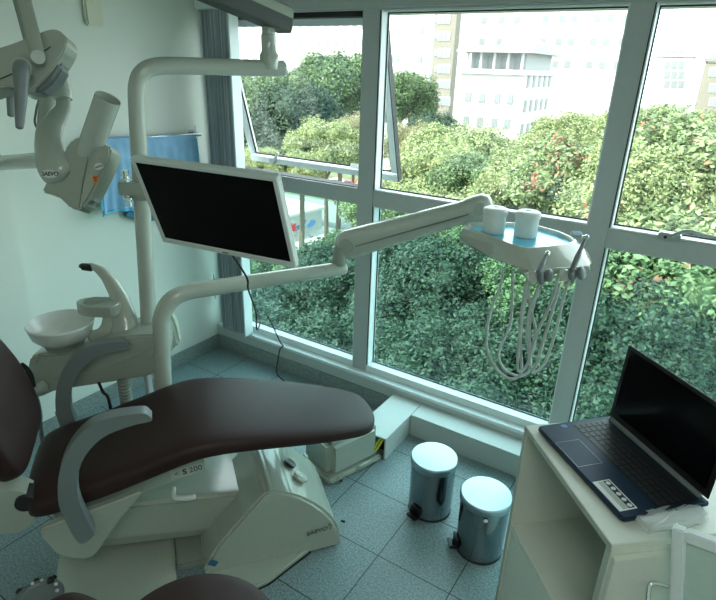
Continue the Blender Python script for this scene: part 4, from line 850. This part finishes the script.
def crown_mesh(name, blobs, nleaf, lsize, m, seed, core=True):
    rnd = random.Random(seed); vs, fs = [], []
    tot = sum(r*r for *_, r in blobs)
    for (x, y, z, r) in blobs:
        for k in range(int(nleaf*r*r/tot)):
            a = rnd.uniform(0, 2*PI); cz = rnd.uniform(-.55, 1); s_ = math.sqrt(1-cz*cz); n_ = V((s_*math.cos(a), s_*math.sin(a), cz))
            rad = r*(1+.45*noise.noise(n_*2.2+V((x, y, z))))*rnd.uniform(.74, 1.14)
            c = V((x, y, z))+n_*rad
            u_ = V((rnd.gauss(0, 1), rnd.gauss(0, 1), rnd.gauss(0, .6)))+V((0, 0, 0)); nn = (n_*.8+V((rnd.gauss(0, .6), rnd.gauss(0, .6), rnd.gauss(0, .6)+.5))).normalized()
            u_ = (u_-nn*u_.dot(nn)).normalized(); w_ = nn.cross(u_); L_ = lsize*rnd.uniform(.6, 1.35); W_ = L_*.55; i = len(vs)
            vs += [c-u_*L_, c+w_*W_-nn*L_*.15, c+u_*L_, c-w_*W_-nn*L_*.15]; fs.append((i, i+1, i+2, i+3))
    if core:
        t_ = bmesh.new()
        for (x, y, z, r) in blobs:
            bmesh.ops.create_icosphere(t_, subdivisions=2, radius=r*.66, matrix=Matrix.Translation(V((x, y, z))))
        off = len(vs); t_.verts.index_update(); vs += [v.co.copy() for v in t_.verts]; fs += [tuple(v.index+off for v in f.verts) for f in t_.faces]; t_.free()
    me = bpy.data.meshes.new(name); me.from_pydata([tuple(v) for v in vs], [], fs); me.materials.append(M[m]); return me
def blobset(seed, n, R, flat=.8):
    r_ = random.Random(seed); out = [(0, 0, -R*.1, R*.52)]
    for k in range(n):
        a = r_.uniform(0, 2*PI); el = r_.uniform(-.35, 1.0); d_ = R*r_.uniform(.50, .80); out.append((d_*math.cos(a)*math.cos(el), d_*math.sin(a)*math.cos(el), d_*math.sin(el)*flat, R*r_.uniform(.20, .35)))
    return out
CR = {
 'mid': crown_mesh('crown', blobset(1, 34, 5), 42000, .125, 'leaf_mid', 1),
 'yel': crown_mesh('crown', blobset(2, 34, 5), 42000, .12, 'leaf_yel', 2),
 'deep': crown_mesh('crown', blobset(3, 36, 5), 42000, .125, 'leaf_deep', 3),
 'brn': crown_mesh('crown', blobset(4, 30, 5), 34000, .11, 'leaf_brn', 4),
 'red': crown_mesh('crown', blobset(5, 40, 5), 22000, .20, 'leaf_red', 5),
}
def proj(p):
    d = p-CAM; z = d.dot(FW); return 358+FPX*d.dot(RT)/z, 300-FPX*d.dot(UP)/z
def tree(kind, u_, v_, D, R, lab, rot=None, group='trees outside the window', fl=1.0):
    c = P(u_, v_, D); name = {'mid': 'leafy_tree', 'yel': 'yellow_green_tree', 'deep': 'dark_green_tree', 'brn': 'olive_tree', 'red': 'almond_tree'}[kind]
    t = thing(name, lab, 'tree', (c.x, c.y, GZ), 0, group)
    o = bpy.data.objects.new('crown', CR[kind]); C.objects.link(o); o.parent = t; s_ = R/5; o.scale = (s_, s_, s_*fl); o.location = (0, 0, c.z-GZ); o.rotation_euler = (0, 0, random.uniform(0, 6.28) if rot is None else rot)
    bm = B(); hgt = c.z-GZ; tube(bm, [V((0, 0, 0)), V((.15, .1, hgt*.5)), V((0, 0, hgt))], [.035*R+.12, .03*R+.1, .1], n=10, k=4)
    for k in range(5):
        a = k*1.256+1; tube(bm, [V((0, 0, hgt-.7*R)), V((math.cos(a)*.3*R, math.sin(a)*.3*R, hgt-.2*R)), V((math.cos(a)*.55*R, math.sin(a)*.55*R, hgt+.2*R))], [.03*R, .02*R, .008*R], n=6, k=3)
    obj('trunk', bm, 'bark', t, world=False)
T = [
 # behind the open sash
 ('mid', 340, 95, 68, 6.8, 'tall rounded green tree left of the first window post'), ('mid', 270, 110, 72, 6.5, 'bluish green tree just right of the blind, behind the swivel post'),
 ('mid', 238, 120, 64, 6.5, 'green tree beside the gathered blind in the open window'), ('deep', 300, 135, 62, 6.5, 'darker green tree in the middle of the open window'),
 ('yel', 325, 152, 50, 3.8, 'bright yellow-green low tree above the open sash rail'), ('brn', 353, 140, 54, 3.0, 'brownish tree touching the first window post'), ('yel', 262, 168, 44, 2.2, 'light green bush below the open sash at left'),
 ('yel', 300, 170, 44, 2.0, 'light green bush just above the transom of the first window'),
 ('mid', 396, 104, 66, 5.0, 'domed green tree just right of the first window post'),
 ('deep', 428, 142, 60, 3.8, 'dark green tree below the beige tower'), ('brn', 408, 152, 46, 3.0, 'olive brown tree right of the sash edge'),
 ('yel', 455, 165, 33, 3.2, 'large pale yellow-green tree in front of the white corner building'), ('yel', 440, 185, 28, 2.8, 'pale green tree low beside the first post, above the transom'),
 ('yel', 500, 178, 33, 3.2, 'pale green tree below the corner building, right of the larger one'), ('mid', 475, 195, 25, 2.4, 'green tree directly above the arm head'),
 ('yel', 560, 150, 52, 4.2, 'yellow-green tree against the far white buildings'), ('yel', 597, 150, 48, 4.1, 'yellow-green tree touching the left edge of the second post'),
 ('brn', 545, 168, 34, 2.5, 'olive tree above the tray behind the middle pane'),
 ('yel', 530, 192, 19, 1.8, 'yellow-green tree directly above the jars, behind the middle pane'), ('red', 572, 188, 17, 1.9, 'broad-leaved tree with red leaf clusters left of the second post'),
 ('yel', 640, 140, 42, 3.6, 'pale distant tree right of the second post'), ('red', 660, 180, 15, 2.2, 'broad-leaved tree filling the upper right pane'), ('red', 708, 195, 14, 2.3, 'broad-leaved tree with orange leaves at the right photo edge'),
 ('yel', 640, 200, 14, 2.0, 'yellow-green tree right against the second post at transom height'), ('yel', 706, 152, 26, 2.6, 'pale green tree top at the far right edge'),
 # lower panes
 ('yel', 392, 215, 26, 2.4, 'sunlit tree top below the transom beside the first post'), ('yel', 450, 235, 23, 2.6, 'sunlit tree top under the white arm'),
 ('mid', 310, 288, 30, 3.0, 'green tree below the pale kiosk in the first lower pane'), ('mid', 268, 300, 26, 3.0, 'green tree behind the lower right corner of the monitor'),
 ('deep', 335, 305, 23, 3.0, 'deep green tree left of the first post low down'), ('deep', 290, 345, 20, 2.8, 'deep green tree at the bottom of the first lower pane'),
 ('mid', 350, 262, 32, 2.3, 'small green tree beside the first post right of the kiosk'), ('deep', 392, 290, 20, 2.6, 'deep green tree just right of the first post'),
 ('deep', 450, 300, 17, 2.5, 'deep green tree in the middle of the second lower pane'), ('deep', 405, 350, 17, 2.4, 'deep green tree low in the left corner of the second pane'),
 ('deep', 475, 355, 15, 2.3, 'deep green tree behind the hanging hoses low down'), ('mid', 500, 285, 19, 2.5, 'green tree behind the hanging hoses under the tray'),
 ('deep', 540, 360, 14, 2.3, 'deep green tree low beside the second post'), ('mid', 555, 300, 14, 2.0, 'green tree left of the second post under the tray'),
 ('red', 640, 275, 13, 2.2, 'broad-leaved tree just below the right transom'), ('red', 700, 285, 12.5, 2.3, 'broad-leaved tree with pink and orange leaves above the laptop screen'),
 ('deep', 610, 340, 12.5, 2.2, 'dark broad tree between the second post and the laptop'), ('mid', 680, 345, 14, 2.6, 'green tree hidden mostly behind the laptop screen'),
 ('deep', 600, 420, 12, 2.3, 'dark tree low behind the cabinet edge'), ('deep', 250, 380, 18, 3.0, 'dark tree low down just right of the blind, below the long arm'), ('deep', 340, 400, 14, 2.4, 'dark tree under the sill of the first window'), ('deep', 440, 410, 12.5, 2.2, 'dark tree at the foot of the second pane'),
]
for k_, u_, v_, D_, R_, lab in T: tree(k_, u_, v_, D_, R_, lab)

# buildings
def winmesh():
    bm = B(); bx(bm, -.5, .5, -.06, .0, -.5, .5); me = bpy.data.meshes.new('window'); bm.to_mesh(me); bm.free(); me.materials.append(M['wframe']); return me
def panemesh():
    bm = B()
    for x in (-.44, -.145, .15): bx(bm, x, x+.28, -.09, -.06, -.42, .42)
    me = bpy.data.meshes.new('pane'); bm.to_mesh(me); bm.free(); me.materials.append(M['wpane']); return me
WMs, PMs = winmesh(), panemesh()
def building(name, lab, x0, x1, y0, y1, top_, m, wins, extra=None, side=None):
    t = thing(name, lab, 'building', ((x0+x1)/2, y0, GZ), 0)
    bm = B(); bx(bm, x0, x1, y0, y1, GZ, top_); obj('wall', bm, m, t)
    bm = B(); bx(bm, x0-.3, x1+.3, y0-.3, y1, top_, top_+.5); obj('parapet', bm, m, t)
    for (x, z, w_, h_) in wins:
        o = bpy.data.objects.new('window', WMs); C.objects.link(o); o.parent = t; o.location = (x-(x0+x1)/2, 0, z-GZ); o.scale = (w_, 1.6, h_)
        o2 = bpy.data.objects.new('pane', PMs); C.objects.link(o2); o2.parent = o
    if extra: extra(t)
    return t
def yx(u_, v_, y): p_ = Yp(u_, v_, y); return p_.x, p_.z
Y1 = 112
xl, _ = yx(205, 60, Y1); xr_, _ = yx(388, 60, Y1)
wins = []
for fl in range(5):
    for u_ in range(246, 386, 9): x, z = yx(u_, 60, Y1); wins.append((x, 14.0-fl*3.6, 1.5 if (u_ % 2) else 1.1, 1.5))
building('apartment_block', 'long white apartment block behind the trees in the open window', xl-8, xr_, Y1, Y1+12, 18.5, 'bwhite', wins)
Y2 = 104; a_, _ = yx(386, 60, Y2); b2x, _ = yx(431, 60, Y2)
wins = []
for z in (3.6, 8.6, -1.6): 
    for u_ in (391, 397, 420): x, _ = yx(u_, 60, Y2); wins.append((x, z, .95, 1.4))
building('white_block', 'blank white block between the window post and the beige tower', a_, b2x, Y2, Y2+10, 19, 'bwhite', wins)
Y3 = 98; a3x, _ = yx(432.5, 60, Y3); b3x, _ = yx(457, 60, Y3)
wins = []
for k, v_ in enumerate((19, 36, 53, 69, 84, 101)):
    x, z = yx(444, v_, Y3); wins.append((x, z, 2.5, 1.5)); x2, _ = yx(436, v_, Y3); wins.append((x2, z-.1, .6, .9))
building('beige_tower', 'beige tower block with a column of windows near the top centre', a3x, b3x-.8, Y3, Y3+2, 16, 'bbeige', wins)
# corner building with recessed top floor
Y4 = 62; c0, ztp = yx(461, 73, Y4); c1_, _ = yx(524, 73, Y4)
wins = []
for k, z in enumerate((-1.0, -3.6, -6.0)):
    for u_ in (468, 482, 497, 510): x, _ = yx(u_, 100, Y4); wins.append((x, z, .75, 1.1))
def ex(t):
    bm = B(); bx(bm, c0+.6, c1_-.3, Y4+1.2, Y4+11, ztp+.1, ztp+2.2); obj('top_floor', bm, 'bgrey', t)
    bm = B(); bx(bm, c0-.5, c1_+.8, Y4-.6, Y4+12.5, ztp+2.2, ztp+2.5); obj('roof_slab', bm, 'bgrey', t)
    for k in range(5):
        bm = B(); x = c0+.6+k*(c1_-c0-1.0)/4; bx(bm, x-.12, x+.12, Y4+.1, Y4+.35, ztp+.1, ztp+2.2); obj('column', bm, 'bwhite', t)
    for k in range(4):
        bm = B(); x = c0+1.4+k*(c1_-c0-1.0)/4; bx(bm, x-.4, x+.4, Y4+1.12, Y4+1.25, ztp+.2, ztp+1.9); obj('glazed_door', bm, 'wpane', t)
    bm = B(); prism(bm, [V((c0+2, Y4+4, ztp+2.5)), V((c1_-.5, Y4+4, ztp+2.5)), V((c1_-.5, Y4+4, ztp+3.3)), V((c1_-3.0, Y4+4, ztp+4.5))], (0, 6, 0)); obj('roof_gable', bm, 'bgrey', t)
    for r_ in range(3):
        for k in range(5):
            bm = B(); y = Y4+1.5+k*2.1; z = ztp-1.3-r_*2.6; bx(bm, c1_-.02, c1_+.06, y, y+.9, z, z+1.3); obj('side_window', bm, 'wpane', t)
building('corner_building', 'white corner building with a recessed columned top floor above the trees', c0, c1_, Y4, Y4+12, ztp, 'bwhite', wins, ex)
# far blocks
Y5 = 150; a_, _ = yx(448, 60, Y5); b_x, _ = yx(640, 60, Y5)
wins = []
for k, z in enumerate((24, 19, 14, 9, 4)):
    for u_ in (480, 497, 512, 540, 556, 568, 590, 603, 618): x, _ = yx(u_, 60, Y5); wins.append((x, z, 1.7, 1.8))
building('far_apartment_block', 'far sun-bleached white block filling the top of the middle pane', a_, b_x, Y5, Y5+10, 34, 'bwhite', wins)
Y6 = 130; a_, _ = yx(655, 60, Y6); b_x, _ = yx(692, 60, Y6)
wins = []
for k, v_ in enumerate((54, 65, 75, 84)):
    for u_ in (667, 674, 681): x, z = yx(u_, v_, Y6); wins.append((x, z, 1.1, 1.4))
building('distant_building', 'pale distant building with small window rows in the right pane', a_, b_x, Y6, Y6+10, 5.5, 'bwhite', wins)
Y7 = 120; a_, _ = yx(706, 60, Y7); b_x = a_+40
wins = []
for k, v_ in enumerate((58, 72, 88, 102)):
    for u_ in (714,): x, z = yx(u_, v_, Y7); wins.append((x, z, 1.6, 1.5))
building('rightmost_building', 'cream building cut off by the right edge of the photo', a_, b_x, Y7, Y7+10, 4.5, 'bbeige', wins)

# kiosk in the park
kA, kB_, kC = Zp(215, 234, GZ+3), Zp(322, 208, GZ+3), Zp(262, 196, GZ+3)
e1 = (kB_-kA); e1.z = 0; kl = e1.length; e1.normalize()
t = thing('park_kiosk', 'long pale kiosk with a flat roof and murals in the park below', 'kiosk', (kA.x, kA.y, GZ), math.atan2(e1.y, e1.x))
bm = B(); bx(bm, 0, kl, 0, 9, .0, 2.9); obj('wall', bm, 'bwhite', t, world=False)
bm = B(); bx(bm, -.5, kl+.5, -.5, 9.5, 2.9, 3.25, b=.05); obj('roof', bm, 'roofgrey', t, world=False)
rnd = random.Random(5)
for k in range(9):
    bm = B(); x = kl*(.08+.1*k); pts = [V((x+rnd.uniform(-.5, .5)*1.6+math.cos(a)*rnd.uniform(.4, .9), -.03, 1.2+math.sin(a)*rnd.uniform(.4, .9))) for a in [0, .8, 1.6, 2.4, 3.1, 3.9, 4.7, 5.5]]
    c_ = sum(pts, V())/8; pts.sort(key=lambda p: math.atan2(p.z-c_.z, p.x-c_.x)); prism(bm, pts, (0, .03, 0)); obj('mural_patch', bm, ['bluep', 'concrete', 'red', 'darkblue'][k % 4], t, world=False)
# people on the street
def person(u_, v_, m, lab):
    g = Zp(u_, v_, GZ+.06); t = thing('person', lab, 'person', (g.x, g.y, GZ+.07), random.uniform(0, 3))
    me = bpy.data.meshes.new('body'); vs = [(0, 0, .92), (0, 0, 1.15), (0, 0, 1.42), (0, 0, 1.52), (0, 0, 1.66), (.09, 0, .88), (.12, .10, .48), (.12, -.05, .06), (-.09, 0, .88), (-.11, -.12, .48), (-.10, -.2, .08), (.19, 0, 1.40), (.25, .02, 1.12), (.24, .12, .88), (-.19, 0, 1.40), (-.26, -.02, 1.12), (-.24, .06, .86)]
    es = [(0, 1), (1, 2), (2, 3), (3, 4), (0, 5), (5, 6), (6, 7), (0, 8), (8, 9), (9, 10), (2, 11), (11, 12), (12, 13), (2, 14), (14, 15), (15, 16)]
    me.from_pydata(vs, es, []); me.materials.append(M['bark']); o = bpy.data.objects.new('body', me); C.objects.link(o); o.parent = t
    sk = o.modifiers.new('s', 'SKIN'); rad = [.15, .14, .15, .06, .11, .10, .075, .05, .10, .075, .05, .06, .05, .04, .06, .05, .04]
    for i, r_ in enumerate(rad): me.skin_vertices[0].data[i].radius = (r_, r_*.8)
    me.skin_vertices[0].data[0].use_root = True
    s_ = o.modifiers.new('ss', 'SUBSURF'); s_.levels = s_.render_levels = 1
    bm = B(); lathe(bm, [(.12, .95), (.19, .98), (.20, 1.2), (.22, 1.42), (.12, 1.50), (.06, 1.51)], n=14, mtx=Matrix.Diagonal((1, .7, 1, 1))); obj('shirt', bm, m, t, world=False)
    bm = B(); lathe(bm, [(.10, 1.68), (.11, 1.72), (.09, 1.78), (0, 1.80)], n=12); obj('hair', bm, 'black', t, world=False)
person(352, 211, 'ink', 'distant person in dark clothes on the pale pavement beside the first post')
person(335, 206, 'red', 'distant person in a reddish top walking left of the other pedestrian')
person(341, 203, 'label', 'distant person in a pale top on the far side of the pavement')
# parked cars
def car(u_, v_, m, lab, rot):
    g = Zp(u_, v_, GZ+.05); t = thing('car', lab, 'car', (g.x, g.y, GZ+.05), rot)
    bm = B(); prism(bm, [V(p_) for p_ in [(-2.1, -.85, .3), (2.1, -.85, .3), (2.15, -.85, .75), (1.2, -.85, .9), (.6, -.85, 1.4), (-1.3, -.85, 1.42), (-1.9, -.85, .95), (-2.15, -.85, .85)]], (0, 1.7, 0), b=.08); obj('body', bm, m, t, world=False)
    bm = B(); prism(bm, [V(p_) for p_ in [(-1.6, -.87, .95), (.95, -.87, .95), (.5, -.87, 1.33), (-1.2, -.87, 1.35)]], (0, 1.74, 0)); obj('side_windows', bm, 'black', t, world=False)
    for x in (-1.35, 1.35):
        for y in (-.86, .70):
            bm = B(); cyl(bm, V((x, y, .32)), V((x, y+.18, .32)), .32, n=18); obj('wheel', bm, 'blackmatte', t, world=False)
car(352, 188, 'red', 'dark red car parked beyond the trees just left of the first post', .1)
car(338, 186, 'label', 'white car parked left of the dark red car', .1)

# ================================================================ LIGHT, CAMERA
w_ = bpy.data.worlds.new('sky'); bpy.context.scene.world = w_; w_.use_nodes = True; nt = w_.node_tree; bg = nt.nodes['Background']
bg.inputs[0].default_value = (.80, .96, 1.0, 1); bg.inputs[1].default_value = 6.0
sl = bpy.data.lights.new('sun', 'SUN'); sl.energy = 15; sl.angle = .01; sl.color = (1, .95, .84); so = bpy.data.objects.new('sun', sl); C.objects.link(so)
so.rotation_euler = V((.52, .62, -.75)).to_track_quat('-Z', 'Y').to_euler()
cam = bpy.data.cameras.new('camera'); co = bpy.data.objects.new('camera', cam); C.objects.link(co); bpy.context.scene.camera = co
cam.sensor_fit = 'HORIZONTAL'; cam.sensor_width = 36; cam.lens = FPX/716*36; cam.clip_start = .02; cam.clip_end = 600
al = bpy.data.lights.new('added_fill_light', 'AREA'); al.shape = 'RECTANGLE'; al.size = 1.2; al.size_y = .3; al.energy = 20; al.color = (.95, 1, .93); ao = bpy.data.objects.new('added_fill_light', al); C.objects.link(ao); ao.location = (3.0, -2.7, 2.58)  # added unseen fill light, brightens the dim right side of the room
co.matrix_world = Matrix(((RT.x, UP.x, -FW.x, CAM.x), (RT.y, UP.y, -FW.y, CAM.y), (RT.z, UP.z, -FW.z, CAM.z), (0, 0, 0, 1)))
sc = bpy.context.scene
sc.view_settings.view_transform = 'Standard'; sc.view_settings.look = 'None'; sc.view_settings.exposure = 0; sc.view_settings.gamma = 1; sc.view_settings.use_curve_mapping = False
sc.cycles.use_denoising = True; sc.cycles.max_bounces = 8; sc.cycles.diffuse_bounces = 5; sc.cycles.transparent_max_bounces = 24; sc.cycles.sample_clamp_indirect = 6; sc.cycles.caustics_reflective = False; sc.cycles.caustics_refractive = False
